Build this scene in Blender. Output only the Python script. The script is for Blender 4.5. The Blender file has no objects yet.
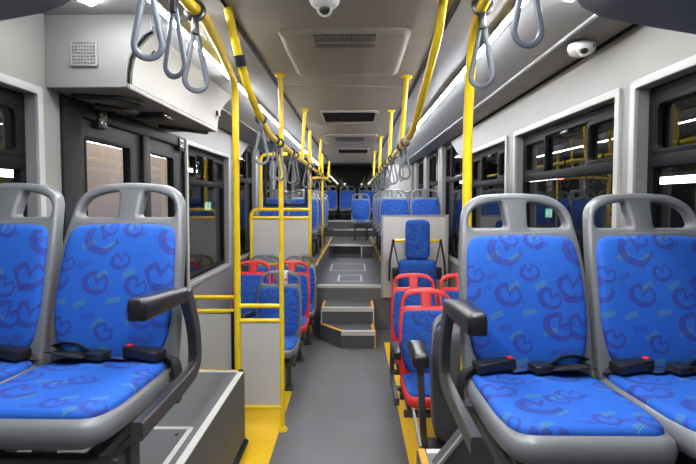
import bpy, bmesh, math, random
from mathutils import Vector, Matrix

random.seed(7)
scene = bpy.context.scene
COL = scene.collection
PI = math.pi

# ------------------------------------------------------------------ camera
CAM = Vector((0.0, 0.0, 1.6))
F = 450.0
PITCH = math.radians(2.4)
YAW = math.radians(0.83)
SHY = 32.0 - F * math.tan(PITCH)
cd = bpy.data.cameras.new('camera')
cam = bpy.data.objects.new('camera', cd)
COL.objects.link(cam)
cd.sensor_width = 36.0
cd.lens = F / 696.0 * 36.0
cd.shift_y = -SHY / 696.0
cd.clip_start = 0.02
cam.location = CAM
cam.rotation_euler = (PI / 2 - PITCH, 0, YAW)
scene.camera = cam


def at(px, py, Y):
    """the point of the bus at distance Y that lies behind a picture position"""
    d = Vector(((px - 348.0) / F, (232.0 - SHY - py) / F, -1.0))
    d = cam.rotation_euler.to_matrix() @ d
    t = Y / d.y
    return CAM + d * t


# ------------------------------------------------------------------ materials
def new_mat(name):
    m = bpy.data.materials.new(name)
    m.use_nodes = True
    nt = m.node_tree
    b = nt.nodes['Principled BSDF']
    return m, nt, b


def mat(name, col, rough=0.5, metal=0.0, var=0.06, scale=8.0, bump=0.0, bscale=200.0, spec=0.5):
    m, nt, b = new_mat(name)
    b.inputs['Roughness'].default_value = rough
    b.inputs['Metallic'].default_value = metal
    b.inputs['Specular IOR Level'].default_value = spec
    tc = nt.nodes.new('ShaderNodeTexCoord')
    n = nt.nodes.new('ShaderNodeTexNoise')
    n.inputs['Scale'].default_value = scale
    n.inputs['Detail'].default_value = 4
    nt.links.new(tc.outputs['Object'], n.inputs['Vector'])
    mx = nt.nodes.new('ShaderNodeMix')
    mx.data_type = 'RGBA'
    mx.inputs['A'].default_value = tuple(c * (1 - var) for c in col) + (1,)
    mx.inputs['B'].default_value = tuple(min(1, c * (1 + var)) for c in col) + (1,)
    nt.links.new(n.outputs['Fac'], mx.inputs['Factor'])
    nt.links.new(mx.outputs['Result'], b.inputs['Base Color'])
    if bump:
        n2 = nt.nodes.new('ShaderNodeTexNoise')
        n2.inputs['Scale'].default_value = bscale
        nt.links.new(tc.outputs['Object'], n2.inputs['Vector'])
        bp = nt.nodes.new('ShaderNodeBump')
        bp.inputs['Strength'].default_value = bump
        bp.inputs['Distance'].default_value = 0.002
        nt.links.new(n2.outputs['Fac'], bp.inputs['Height'])
        nt.links.new(bp.outputs['Normal'], b.inputs['Normal'])
    return m


def emit(name, col, strength):
    m, nt, b = new_mat(name)
    b.inputs['Base Color'].default_value = (0.8, 0.8, 0.8, 1)
    b.inputs['Emission Color'].default_value = col + (1,)
    b.inputs['Emission Strength'].default_value = strength
    return m


def glass_mat(name, tint, rough=0.02, ior=1.5):
    m = bpy.data.materials.new(name)
    m.use_nodes = True
    nt = m.node_tree
    nt.nodes.clear()
    out = nt.nodes.new('ShaderNodeOutputMaterial')
    tr = nt.nodes.new('ShaderNodeBsdfTransparent')
    tr.inputs['Color'].default_value = tint + (1,)
    gl = nt.nodes.new('ShaderNodeBsdfGlossy')
    gl.inputs['Roughness'].default_value = rough
    gl.inputs['Color'].default_value = (1, 1, 1, 1)
    fr = nt.nodes.new('ShaderNodeFresnel')
    fr.inputs['IOR'].default_value = ior
    ms = nt.nodes.new('ShaderNodeMixShader')
    ge = nt.nodes.new('ShaderNodeNewGeometry')
    inv = nt.nodes.new('ShaderNodeMath'); inv.operation = 'SUBTRACT'; inv.inputs[0].default_value = 1.0
    nt.links.new(ge.outputs['Backfacing'], inv.inputs[1])
    mu = nt.nodes.new('ShaderNodeMath'); mu.operation = 'MULTIPLY'
    nt.links.new(fr.outputs['Fac'], mu.inputs[0])
    nt.links.new(inv.outputs[0], mu.inputs[1])
    nt.links.new(mu.outputs[0], ms.inputs['Fac'])
    nt.links.new(tr.outputs['BSDF'], ms.inputs[1])
    nt.links.new(gl.outputs['BSDF'], ms.inputs[2])
    nt.links.new(ms.outputs['Shader'], out.inputs['Surface'])
    return m


def fabric(name, base, dark, green):
    """bright blue seat cloth with dark crescents, arrows and small striped flags"""
    m, nt, b = new_mat(name)
    N, L = nt.nodes, nt.links
    b.inputs['Roughness'].default_value = 0.75
    b.inputs['Specular IOR Level'].default_value = 0.25
    uv = N.new('ShaderNodeUVMap')

    def math_(op, a, bb=None, c=None):
        n = N.new('ShaderNodeMath')
        n.operation = op
        for i, v in enumerate((a, bb, c)):
            if v is None:
                continue
            if isinstance(v, (int, float)):
                n.inputs[i].default_value = v
            else:
                L.new(v, n.inputs[i])
        return n.outputs[0]

    def cells(scale, rnd, off, amul=1.6, aadd=0.0):
        mp = N.new('ShaderNodeMapping')
        mp.inputs['Location'].default_value = off
        L.new(uv.outputs['UV'], mp.inputs['Vector'])
        vo = N.new('ShaderNodeTexVoronoi')
        vo.voronoi_dimensions = '2D'
        vo.inputs['Scale'].default_value = scale
        vo.inputs['Randomness'].default_value = rnd
        L.new(mp.outputs['Vector'], vo.inputs['Vector'])
        sub = N.new('ShaderNodeVectorMath')
        sub.operation = 'SUBTRACT'
        L.new(mp.outputs['Vector'], sub.inputs[0])
        L.new(vo.outputs['Position'], sub.inputs[1])
        sep = N.new('ShaderNodeSeparateColor')
        L.new(vo.outputs['Color'], sep.inputs['Color'])
        ang = math_('MULTIPLY_ADD', sep.outputs[0], amul, aadd)
        rot = N.new('ShaderNodeVectorRotate')
        rot.rotation_type = 'Z_AXIS'
        L.new(sub.outputs[0], rot.inputs['Vector'])
        L.new(ang, rot.inputs['Angle'])
        sx = N.new('ShaderNodeSeparateXYZ')
        L.new(rot.outputs['Vector'], sx.inputs[0])
        return sx.outputs['X'], sx.outputs['Y'], sep.outputs[1], sep.outputs[2]

    # apple-shaped swirls: a thick lopsided ring with a V notch cut in at the top
    x, y, r1, r2 = cells(9.3, 0.75, (0.31, 0.17, 0), 0.9, -0.15)
    size = math_('MULTIPLY_ADD', math_('MULTIPLY', r1, r1), 0.026, 0.032)
    u = math_('DIVIDE', x, size)
    v = math_('DIVIDE', y, size)
    sq = lambda q: math_('MULTIPLY', q, q)
    d1 = math_('ADD', sq(u), math_('MULTIPLY', sq(v), 1.45))
    d2 = math_('ADD', sq(math_('ADD', u, -0.10)), math_('MULTIPLY', sq(math_('ADD', v, -0.07)), 1.75))
    ring = math_('MULTIPLY', math_('LESS_THAN', d1, 1.0), math_('GREATER_THAN', d2, 0.46))
    vee = math_('SUBTRACT', v, math_('MULTIPLY_ADD', math_('ABSOLUTE', math_('ADD', u, -0.08)), 1.6, 0.10))
    open_ = math_('LESS_THAN', vee, 0.12)
    stroke = math_('MULTIPLY', math_('LESS_THAN', math_('ABSOLUTE', vee), 0.19), math_('LESS_THAN', d1, 1.05))
    cres = math_('MAXIMUM', math_('MULTIPLY', ring, open_), stroke)
    # striped flags
    fx, fy, g1, g2 = cells(13.0, 0.85, (0.05, 0.43, 0), 0.6, -0.65)
    inx = math_('LESS_THAN', math_('ABSOLUTE', fx), 0.021)
    iny = math_('LESS_THAN', math_('ABSOLUTE', fy), 0.0085)
    st = math_('LESS_THAN', math_('FRACT', math_('MULTIPLY', math_('ADD', fy, 0.1), 170.0)), 0.45)
    flag = math_('MULTIPLY', math_('MULTIPLY', inx, iny), st)
    flag = math_('MULTIPLY', flag, math_('GREATER_THAN', g2, 0.12))
    # faint round dots
    dx, dy, e1, e2 = cells(19.0, 1.0, (0.77, 0.11, 0))
    dd = math_('SQRT', math_('ADD', math_('MULTIPLY', dx, dx), math_('MULTIPLY', dy, dy)))
    dot = math_('MULTIPLY', math_('LESS_THAN', math_('ABSOLUTE', math_('ADD', dd, -0.007)), 0.0022), math_('GREATER_THAN', e1, 0.6))

    def mix(fac, a, c):
        n = N.new('ShaderNodeMix')
        n.data_type = 'RGBA'
        L.new(fac, n.inputs['Factor'])
        for k, v in (('A', a), ('B', c)):
            if isinstance(v, tuple):
                n.inputs[k].default_value = v + (1,)
            else:
                L.new(v, n.inputs[k])
        return n.outputs['Result']

    no = N.new('ShaderNodeTexNoise')
    no.inputs['Scale'].default_value = 350
    L.new(uv.outputs['UV'], no.inputs['Vector'])
    c0 = mix(no.outputs['Fac'], tuple(v * 0.86 for v in base), tuple(min(1, v * 1.12) for v in base))
    c1 = mix(math_('MULTIPLY', dot, 0.3), c0, dark)
    gcol = mix(math_('GREATER_THAN', g1, 0.5), green, dark)
    c2 = mix(math_('MULTIPLY', flag, 0.85), c1, gcol)
    c3 = mix(math_('MULTIPLY', cres, 0.66), c2, dark)
    L.new(c3, b.inputs['Base Color'])
    bp = N.new('ShaderNodeBump')
    bp.inputs['Strength'].default_value = 0.15
    bp.inputs['Distance'].default_value = 0.001
    L.new(no.outputs['Fac'], bp.inputs['Height'])
    L.new(bp.outputs['Normal'], b.inputs['Normal'])
    return m


M = {}
M['fabric'] = fabric('seat_cloth', (0.016, 0.100, 0.45), (0.030, 0.030, 0.19), (0.09, 0.21, 0.15))
M['shell'] = mat('grey_seat_plastic', (0.150, 0.154, 0.163), 0.30, var=0.03)
M['darkshell'] = mat('dark_grey_plastic', (0.055, 0.056, 0.06), 0.4, var=0.05)
M['red'] = mat('red_seat_plastic', (0.74, 0.028, 0.03), 0.4, var=0.03)
M['yellow'] = mat('yellow_powder_coat', (0.93, 0.66, 0.018), 0.32, var=0.03)
M['yfloor'] = mat('yellow_floor', (0.88, 0.54, 0.014), 0.5, var=0.05, bump=0.1)
M['floor'] = mat('grey_vinyl_floor', (0.135, 0.137, 0.146), 0.42, var=0.22, scale=2.5, bump=0.15, bscale=400)
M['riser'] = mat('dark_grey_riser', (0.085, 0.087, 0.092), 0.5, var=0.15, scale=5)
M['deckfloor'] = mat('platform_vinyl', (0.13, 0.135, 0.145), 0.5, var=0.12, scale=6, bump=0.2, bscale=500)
M['nosing'] = mat('pale_edge_strip', (0.66, 0.66, 0.64), 0.45, var=0.08, scale=20)
M['orange'] = mat('ochre_edge_strip', (0.72, 0.38, 0.05), 0.5, var=0.08, scale=20)
M['wall'] = mat('light_grey_wall', (0.25, 0.246, 0.24), 0.5, var=0.03)
M['white'] = mat('white_trim', (0.42, 0.42, 0.42), 0.45, var=0.03)
M['panel'] = mat('pale_partition_laminate', (0.58, 0.565, 0.55), 0.45, var=0.04, scale=3)
M['ceil'] = mat('warm_grey_ceiling', (0.30, 0.276, 0.24), 0.55, var=0.04)
M['cove'] = mat('grey_cove', (0.29, 0.295, 0.30), 0.4, var=0.03)
M['soffit'] = mat('grey_soffit', (0.24, 0.24, 0.24), 0.5, var=0.03)
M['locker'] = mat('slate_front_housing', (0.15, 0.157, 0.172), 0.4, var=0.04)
M['acpanel'] = mat('ventilation_panel_plastic', (0.30, 0.278, 0.245), 0.5, var=0.03)
M['rubber'] = mat('black_rubber', (0.012, 0.013, 0.016), 0.5, var=0.1, spec=0.2)
M['frame'] = mat('charcoal_window_frame', (0.0075, 0.008, 0.0105), 0.55, var=0.1, spec=0.12)
M['doorleaf'] = mat('charcoal_door_leaf', (0.034, 0.036, 0.041), 0.45, var=0.1, spec=0.25)
M['black'] = mat('black_plastic', (0.014, 0.014, 0.016), 0.28, var=0.1)
M['rearglass'] = mat('black_rear_glass', (0.006, 0.006, 0.008), 0.03, var=0.05)
M['webbing'] = mat('black_webbing', (0.011, 0.011, 0.013), 0.6, var=0.1, bump=0.3, bscale=600)
M['metal'] = mat('dark_grey_metal', (0.065, 0.065, 0.07), 0.38, metal=0.3, var=0.05)
M['chrome'] = mat('bright_steel', (0.62, 0.62, 0.63), 0.25, metal=1.0, var=0.03)
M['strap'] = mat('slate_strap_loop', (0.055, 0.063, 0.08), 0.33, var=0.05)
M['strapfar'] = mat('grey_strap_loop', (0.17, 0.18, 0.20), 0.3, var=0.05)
M['redbutton'] = mat('red_button', (0.7, 0.02, 0.03), 0.35)
M['whiteplastic'] = mat('white_plastic', (0.75, 0.75, 0.74), 0.35, var=0.02)
M['darkdome'] = mat('dark_rear_panel', (0.035, 0.035, 0.04), 0.4)
M['grille'] = mat('grey_grille', (0.33, 0.33, 0.33), 0.5)
M['dark'] = mat('dark_vent_void', (0.012, 0.012, 0.012), 0.6)
M['concrete'] = mat('depot_concrete', (0.055, 0.055, 0.045), 0.8, var=0.25, scale=0.6)
M['coach'] = mat('pale_pink_panel', (0.72, 0.62, 0.58), 0.5, var=0.12, scale=1.2)
M['depotred'] = mat('red_depot_panel', (0.35, 0.03, 0.03), 0.5)
M['glass'] = glass_mat('window_glass', (0.62, 0.63, 0.64), 0.0, 1.75)
M['clear'] = glass_mat('clear_glass', (0.86, 0.87, 0.87), 0.0, 1.45)
M['led'] = emit('led_strip', (0.95, 0.97, 1.0), 84.0)
M['fillfront'] = emit('fill_strip_front', (0.95, 0.97, 1.0), 56.0)  # glow of the two added fill strips above the front seats
M['tube'] = emit('depot_tube', (1.0, 0.98, 0.93), 9.0)
M['green'] = emit('green_sign_light', (0.08, 0.8, 0.30), 0.55)
M['signwhite'] = emit('sign_white_light', (0.85, 1.0, 0.9), 0.9)
M['lens'] = emit('button_led', (0.9, 0.95, 1.0), 1.0)
M['beacon'] = emit('red_beacon_light', (1.0, 0.22, 0.15), 4.0)


# ------------------------------------------------------------------ mesh helpers
def finish(bm, name, m, parent=None, angle=38, uv=False):
    bmesh.ops.recalc_face_normals(bm, faces=bm.faces)
    me = bpy.data.meshes.new(name)
    bm.to_mesh(me)
    bm.free()
    return link(name, me, m, parent, angle)


def link(name, me, m, parent=None, angle=38):
    if m is not None and not me.materials:
        me.materials.append(M[m] if isinstance(m, str) else m)
        for p in me.polygons:
            p.use_smooth = True
        me.set_sharp_from_angle(angle=math.radians(angle))
    o = bpy.data.objects.new(name, me)
    COL.objects.link(o)
    if parent is not None:
        o.parent = parent
    return o


def tag(o, label, cat, group=None, kind=None):
    o['label'] = label
    o['category'] = cat
    if group:
        o['group'] = group
    if kind:
        o['kind'] = kind
    return o


def empty(name, loc=(0, 0, 0), rz=0.0):
    o = bpy.data.objects.new(name, None)
    o.empty_display_size = 0.1
    COL.objects.link(o)
    o.location = loc
    o.rotation_euler = (0, 0, rz)
    return o


def thing(name, label, cat, loc=(0, 0, 0), rz=0.0, group=None):
    return tag(empty(name, loc, rz), label, cat, group)


def struct(name, label, cat, loc=(0, 0, 0)):
    return tag(empty(name, loc), label, cat, kind='structure')


def BM():
    return bmesh.new()


def box(bm, x0, x1, y0, y1, z0, z1, bev=0.0, seg=2):
    b = bmesh.new()
    vs = [b.verts.new((x, y, z)) for x in (x0, x1) for y in (y0, y1) for z in (z0, z1)]
    for f in ((0, 1, 3, 2), (4, 6, 7, 5), (0, 4, 5, 1), (2, 3, 7, 6), (0, 2, 6, 4), (1, 5, 7, 3)):
        b.faces.new([vs[i] for i in f])
    if bev > 0:
        bmesh.ops.bevel(b, geom=b.edges[:], offset=bev, segments=seg, profile=0.5, affect='EDGES')
    merge(bm, b)
    return bm


def merge(bm, b, mtx=None):
    if mtx is not None:
        b.transform(mtx)
    mp = [bm.verts.new(v.co) for v in b.verts]
    b.verts.index_update()
    for f in b.faces:
        try:
            bm.faces.new([mp[v.index] for v in f.verts])
        except ValueError:
            pass
    b.free()


def poly_prism(bm, pts, axis, a0, a1):
    """extrude a 2D outline: axis 'x' -> pts are (y,z); 'y' -> (x,z); 'z' -> (x,y)"""
    def mk(p, a):
        return {'x': (a, p[0], p[1]), 'y': (p[0], a, p[1]), 'z': (p[0], p[1], a)}[axis]
    A = [bm.verts.new(mk(p, a0)) for p in pts]
    B = [bm.verts.new(mk(p, a1)) for p in pts]
    n = len(pts)
    bm.faces.new(A)
    bm.faces.new(B[::-1])
    for i in range(n):
        j = (i + 1) % n
        bm.faces.new((A[i], A[j], B[j], B[i]))
    return bm


def fillet(pts, r, n=6):
    pts = [Vector(p) for p in pts]
    out = [pts[0]]
    for i in range(1, len(pts) - 1):
        a, p, c = pts[i - 1], pts[i], pts[i + 1]
        u, v = (a - p), (c - p)
        if u.length < 1e-6 or v.length < 1e-6:
            continue
        d = min(r, u.length * 0.48, v.length * 0.48)
        s, e = p + u.normalized() * d, p + v.normalized() * d
        for k in range(n + 1):
            t = k / n
            out.append((1 - t) ** 2 * s + 2 * t * (1 - t) * p + t * t * e)
    out.append(pts[-1])
    return out


def sweep(bm, pts, section, closed=False, up=None):
    """sweep a closed section [(a,b)...] along pts; a along the normal, b along the binormal"""
    pts = [Vector(p) for p in pts]
    n = len(pts)
    tans = []
    for i in range(n):
        if closed:
            t = pts[(i + 1) % n] - pts[i - 1]
        else:
            t = pts[min(i + 1, n - 1)] - pts[max(i - 1, 0)]
        tans.append(t.normalized())
    if up is None:
        up = Vector((0, 0, 1)) if abs(tans[0].z) < 0.9 else Vector((0, 1, 0))
        fixed = False
    else:
        up = Vector(up)
        fixed = True
    nrm = (up - tans[0] * up.dot(tans[0])).normalized()
    rings = []
    for i in range(n):
        if fixed:
            nn = up - tans[i] * up.dot(tans[i])
            nrm = nn.normalized() if nn.length > 1e-4 else nrm
        elif i:
            q = tans[i - 1].rotation_difference(tans[i])
            nrm = (q @ nrm)
            nrm = (nrm - tans[i] * nrm.dot(tans[i])).normalized()
        bi = tans[i].cross(nrm)
        rings.append([bm.verts.new(pts[i] + nrm * a + bi * b) for a, b in section])
    m = len(section)
    for i in range(n if closed else n - 1):
        A, B = rings[i], rings[(i + 1) % n]
        for k in range(m):
            l = (k + 1) % m
            bm.faces.new((A[k], A[l], B[l], B[k]))
    if not closed:
        bm.faces.new(rings[0][::-1])
        bm.faces.new(rings[-1])
    return bm


def circ(r, n=12):
    return [(r * math.cos(2 * PI * k / n), r * math.sin(2 * PI * k / n)) for k in range(n)]


def rect(a, b, bev=0.0):
    if bev <= 0:
        return [(-a, -b), (a, -b), (a, b), (-a, b)]
    return [(-a + bev, -b), (a - bev, -b), (a, -b + bev), (a, b - bev), (a - bev, b), (-a + bev, b), (-a, b - bev), (-a, -b + bev)]


def tube(bm, pts, r, fil=0.0, n=12):
    if fil > 0 and len(pts) > 2:
        pts = fillet(pts, fil)
    return sweep(bm, pts, circ(r, n))


def lathe(bm, prof, c=(0, 0, 0), n=24, axis='z'):
    rings = []
    c = Vector(c)
    for r, h in prof:
        ring = []
        for k in range(n):
            a = 2 * PI * k / n
            p = (r * math.cos(a), r * math.sin(a), h)
            if axis == 'y':
                p = (p[0], p[2], p[1])
            elif axis == 'x':
                p = (p[2], p[0], p[1])
            ring.append(bm.verts.new(c + Vector(p)))
        rings.append(ring)
    for A, B in zip(rings, rings[1:]):
        for k in range(n):
            l = (k + 1) % n
            bm.faces.new((A[k], A[l], B[l], B[k]))
    bm.faces.new(rings[0][::-1])
    bm.faces.new(rings[-1])
    return bm


def outline_rounded(pts, rad, n=6):
    """round the corners of a 2D polygon; rad is one radius or one per corner"""
    out = []
    m = len(pts)
    for i in range(m):
        p = Vector(pts[i])
        a, c = Vector(pts[i - 1]), Vector(pts[(i + 1) % m])
        r = rad[i] if isinstance(rad, (list, tuple)) else rad
        u, v = a - p, c - p
        d = min(r, u.length * 0.49, v.length * 0.49)
        s, e = p + u.normalized() * d, p + v.normalized() * d
        for k in range(n + 1):
            t = k / n
            q = (1 - t) ** 2 * s + 2 * t * (1 - t) * p + t * t * e
            out.append((q.x, q.y))
    return out


def densify(pts, step):
    out = []
    n = len(pts)
    for i in range(n):
        a, b = Vector(pts[i]), Vector(pts[(i + 1) % n])
        k = max(1, int((b - a).length / step))
        for j in range(k):
            q = a.lerp(b, j / k)
            out.append((q.x, q.y))
    return out


def pad(outline, profile, f3, uvs=True, name='pad', rings_in=5, bulge=0.0):
    """loft a cushion: the outline shrunk by inset d at height c for each (d, c); last ring domes to the middle"""
    bm = bmesh.new()
    cx = (min(p[0] for p in outline) + max(p[0] for p in outline)) / 2
    cy = (min(p[1] for p in outline) + max(p[1] for p in outline)) / 2
    hx = (max(p[0] for p in outline) - min(p[0] for p in outline)) / 2
    hy = (max(p[1] for p in outline) - min(p[1] for p in outline)) / 2
    rows, flat = [], []
    prof = list(profile)
    d_last, c_last = prof[-1]
    for k in range(1, rings_in + 1):
        s = k / (rings_in + 1)
        prof.append((d_last + (min(hx, hy) - d_last) * s, c_last + bulge * (1 - (1 - s) ** 2)))
    for d, c in prof:
        sx, sy = max(0.0, 1 - d / hx), max(0.0, 1 - d / hy)
        ring = []
        for a, b in outline:
            a2, b2 = cx + (a - cx) * sx, cy + (b - cy) * sy
            v = bm.verts.new(f3(a2, b2, c))
            ring.append(v)
            flat.append((a2, b2))
        rows.append(ring)
    n = len(outline)
    for A, B in zip(rows, rows[1:]):
        for k in range(n):
            l = (k + 1) % n
            bm.faces.new((A[k], A[l], B[l], B[k]))
    cen = bm.verts.new(f3(cx, cy, c_last + bulge))
    flat.append((cx, cy))
    for k in range(n):
        bm.faces.new((rows[-1][k], rows[-1][(k + 1) % n], cen))
    bm.faces.new(rows[0][::-1])
    bm.verts.index_update()
    if uvs:
        lay = bm.loops.layers.uv.new('UVMap')
        for f in bm.faces:
            for l in f.loops:
                l[lay].uv = flat[l.vert.index]
    bmesh.ops.recalc_face_normals(bm, faces=bm.faces)
    me = bpy.data.meshes.new(name)
    bm.to_mesh(me)
    bm.free()
    return me


def plate(name, outer, holes, half, bev, f3, res=2):
    """a flat plate with holes and rounded edges, mapped by f3(a, b, c)"""
    cu = bpy.data.curves.new('plate', 'CURVE')
    cu.dimensions = '2D'
    cu.fill_mode = 'BOTH'
    cu.extrude = max(0.0, half - bev)
    cu.bevel_depth = bev
    cu.bevel_resolution = res
    cu.offset = -bev
    for pts in [outer] + holes:
        sp = cu.splines.new('POLY')
        sp.points.add(len(pts) - 1)
        for p, (a, b) in zip(sp.points, pts):
            p.co = (a, b, 0, 1)
        sp.use_cyclic_u = True
    o = bpy.data.objects.new('plate', cu)
    COL.objects.link(o)
    dg = bpy.context.evaluated_depsgraph_get()
    me = bpy.data.meshes.new_from_object(o.evaluated_get(dg))
    bpy.data.objects.remove(o)
    bpy.data.curves.remove(cu)
    me.name = name
    me.materials.clear()
    bm = bmesh.new()
    bm.from_mesh(me)
    bmesh.ops.remove_doubles(bm, verts=bm.verts, dist=1e-5)
    for v in bm.verts:
        v.co = f3(v.co.x, v.co.y, v.co.z)
    bmesh.ops.recalc_face_normals(bm, faces=bm.faces)
    bm.to_mesh(me)
    bm.free()
    return me


def rrect(x0, x1, y0, y1, r, n=5):
    return outline_rounded([(x0, y0), (x1, y0), (x1, y1), (x0, y1)], r, n)


# ------------------------------------------------------------------ dimensions of the bus
XL, XR = -1.39, 1.175
ZC = 2.44                     # flat ceiling
Y0, Y1 = -1.2, 11.7           # front opening, rear wall
SILL, WTOP = 0.90, 2.06       # window opening
SOFF = 2.335                  # soffit where the cove meets the wall

# ------------------------------------------------------------------ floor and platforms
fl = struct('floor', 'dark grey vinyl aisle floor with yellow strips at both sides', 'floor')
b = BM(); box(b, -0.52, 0.333, Y0, 5.49, -0.05, 0.0); finish(b, 'aisle_floor', 'floor', fl)
b = BM(); box(b, XL, -0.52, Y0, 3.85, -0.05, 0.001); finish(b, 'yellow_floor_left', 'yfloor', fl)
b = BM(); box(b, XL, -0.52, 3.85, 5.49, -0.05, 0.0); finish(b, 'grey_floor_left', 'floor', fl)
b = BM(); box(b, 0.333, XR, Y0, 5.0, -0.05, 0.001); finish(b, 'yellow_floor_right', 'yfloor', fl)
b = BM(); box(b, 0.333, XR, 5.0, 5.49, -0.05, 0.0); finish(b, 'grey_floor_right', 'floor', fl)


def trims(parent, segs, z, mtl, name='edge_trim', w=0.03, t=0.006):
    for (xa, ya, xb, yb) in segs:
        bb = BM()
        sweep(bb, [(xa, ya, z), (xb, yb, z)], rect(t / 2, w / 2), up=(0, 0, 1))
        finish(bb, name, mtl, parent)


BOXZ = 0.515
# left wheel box under the front seats
pl = struct('platform_left', 'dark grey wheel box platform under the front left seats', 'platform')
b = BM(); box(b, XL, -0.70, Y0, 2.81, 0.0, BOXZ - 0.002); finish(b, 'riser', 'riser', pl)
b = BM(); box(b, XL, -0.705, Y0, 2.805, BOXZ - 0.002, BOXZ + 0.002); finish(b, 'platform_top', 'deckfloor', pl)
trims(pl, [(-0.716, Y0, -0.716, 2.81)], BOXZ + 0.003, 'nosing', w=0.034)
trims(pl, [(XL, 2.785, -0.70, 2.785)], BOXZ + 0.003, 'nosing', w=0.02)
trims(pl, [(XL, 2.803, -0.70, 2.803)], BOXZ + 0.003, 'orange', w=0.016)
b = BM(); tube(b, [(-0.695, 2.80, 0.06), (-0.695, Y0, 0.06)], 0.02); finish(b, 'skirting', 'rubber', pl)
trims(pl, [(XL + .1, 2.08, -0.775, 2.08), (-0.775, 2.087, -0.775, 0.9), (-1.0, 2.08, -1.0, 0.9)], BOXZ + 0.003, 'nosing', name='hatch_frame', w=0.022, t=0.005)
for sx, sy in ((-0.82, 2.02), (-0.82, 1.5)):
    b = BM(); lathe(b, [(0.009, 0), (0.009, 0.004), (0.006, 0.005)], (sx, sy, BOXZ + 0.002), 12); finish(b, 'screw', 'chrome', pl)

# right wheel box
BXR = 0.485
pr = struct('platform_right', 'dark grey wheel box platform under the front right seats', 'platform')
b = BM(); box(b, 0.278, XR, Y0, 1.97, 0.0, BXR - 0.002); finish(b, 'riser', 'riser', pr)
b = BM(); box(b, 0.283, XR, Y0, 1.965, BXR - 0.002, BXR + 0.002); finish(b, 'platform_top', 'deckfloor', pr)
trims(pr, [(0.298, Y0, 0.298, 1.97)], BXR + 0.003, 'orange', w=0.03)
trims(pr, [(0.32, 1.95, XR, 1.95)], BXR + 0.003, 'nosing', w=0.035)

# raised rear deck with two steps
dk = struct('floor_rear_deck', 'raised dark grey rear floor behind the two steps', 'floor')
b = BM(); box(b, XL, XR, 5.49, Y1, -0.05, 0.55); finish(b, 'deck_floor', 'floor', dk)
trims(dk, [(-0.46, 5.50, 0.335, 5.50)], 0.552, 'nosing', name='nosing', w=0.06)
b = BM(); box(b, -0.46, 0.335, 5.483, 5.49, 0.52, 0.555); finish(b, 'nosing', 'nosing', dk)
for (x0, x1, y0, y1) in ((-0.21, 0.09, 5.78, 6.25), (-0.36, 0.16, 6.65, 7.35)):
    for ring in (0.0,):
        bb = BM()
        sweep(bb, [(x0, y0, 0.551), (x1, y0, 0.551), (x1, y1, 0.551), (x0, y1, 0.551)], rect(0.002, 0.014), closed=True, up=(0, 0, 1))
        finish(bb, 'hatch_frame', 'nosing', dk)
sl = struct('platform_rear_left', 'raised dark grey seat platform along the rear left side', 'platform')
b = BM(); box(b, XL, -0.46, 5.49, 9.9, 0.55, 0.792); finish(b, 'riser', 'riser', sl)
b = BM(); box(b, XL, -0.462, 5.495, 9.9, 0.792, 0.796); finish(b, 'platform_top', 'deckfloor', sl)
trims(sl, [(-0.477, 5.49, -0.477, 9.9)], 0.798, 'orange', w=0.03)
sr = struct('platform_rear_right', 'raised dark grey seat platform along the rear right side', 'platform')
b = BM(); box(b, 0.335, XR, 5.49, 9.9, 0.55, 0.792); finish(b, 'riser', 'riser', sr)
b = BM(); box(b, 0.337, XR, 5.495, 9.9, 0.792, 0.796); finish(b, 'platform_top', 'deckfloor', sr)
trims(sr, [(0.352, 5.49, 0.352, 9.9)], 0.798, 'orange', w=0.03)
# upper rear floor
uf = struct('floor_upper_rear', 'higher dark grey floor at the rear with pale edged risers', 'floor')
b = BM(); box(b, -0.46, 0.335, 8.15, 9.9, 0.55, 0.785); finish(b, 'riser', 'riser', uf)
b = BM(); box(b, -0.46, 0.12, 8.10, 8.16, 0.765, 0.79); finish(b, 'nosing', 'nosing', uf)
b = BM(); box(b, 0.12, 0.33, 8.10, 8.15, 0.55, 0.78); finish(b, 'vent_column', 'riser', uf)
b = BM(); box(b, 0.12, 0.33, 8.09, 8.15, 0.765, 0.785); finish(b, 'nosing', 'nosing', uf)
b = BM(); box(b, 0.118, 0.138, 8.085, 8.10, 0.55, 0.78); finish(b, 'corner_trim', 'nosing', uf)
b = BM(); box(b, -0.40, 0.10, 8.14, 8.15, 0.62, 0.765); finish(b, 'vent_panel', 'dark', uf)
b = BM(); box(b, XL, XR, 9.9, 10.45, 0.55, 0.95); finish(b, 'riser', 'riser', uf)
b = BM(); box(b, -0.46, 0.40, 9.885, 9.91, 0.93, 0.955); finish(b, 'nosing', 'nosing', uf)
b = BM(); box(b, XL, XR, 10.45, Y1, 0.55, 1.12); finish(b, 'riser', 'riser', uf)
b = BM(); box(b, -0.75, 0.75, 10.435, 10.46, 1.10, 1.125); finish(b, 'nosing', 'nosing', uf)

# two steps
st1 = struct('step_lower', 'lower dark grey step with a cut left corner and pale nosing', 'step')
pts = [(-0.40, 5.10), (-0.144, 4.80), (0.223, 4.80), (0.223, 5.49), (-0.40, 5.49)]
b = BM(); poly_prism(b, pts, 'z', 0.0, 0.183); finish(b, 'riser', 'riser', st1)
trims(st1, [(-0.144, 4.81, 0.223, 4.81)], 0.184, 'nosing', name='nosing', w=0.055)
b = BM(); box(b, -0.144, 0.223, 4.793, 4.80, 0.14, 0.187); finish(b, 'nosing', 'nosing', st1)
trims(st1, [(-0.39, 5.115, -0.138, 4.82)], 0.184, 'orange', w=0.035)
trims(st1, [(0.205, 4.84, 0.205, 5.09)], 0.184, 'orange', w=0.035)
b = BM(); box(b, 0.215, 0.228, 4.795, 4.81, 0.0, 0.183); finish(b, 'corner_trim', 'orange', st1)
st2 = struct('step_upper', 'upper dark grey step with pale nosing below the rear floor', 'step')
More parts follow.
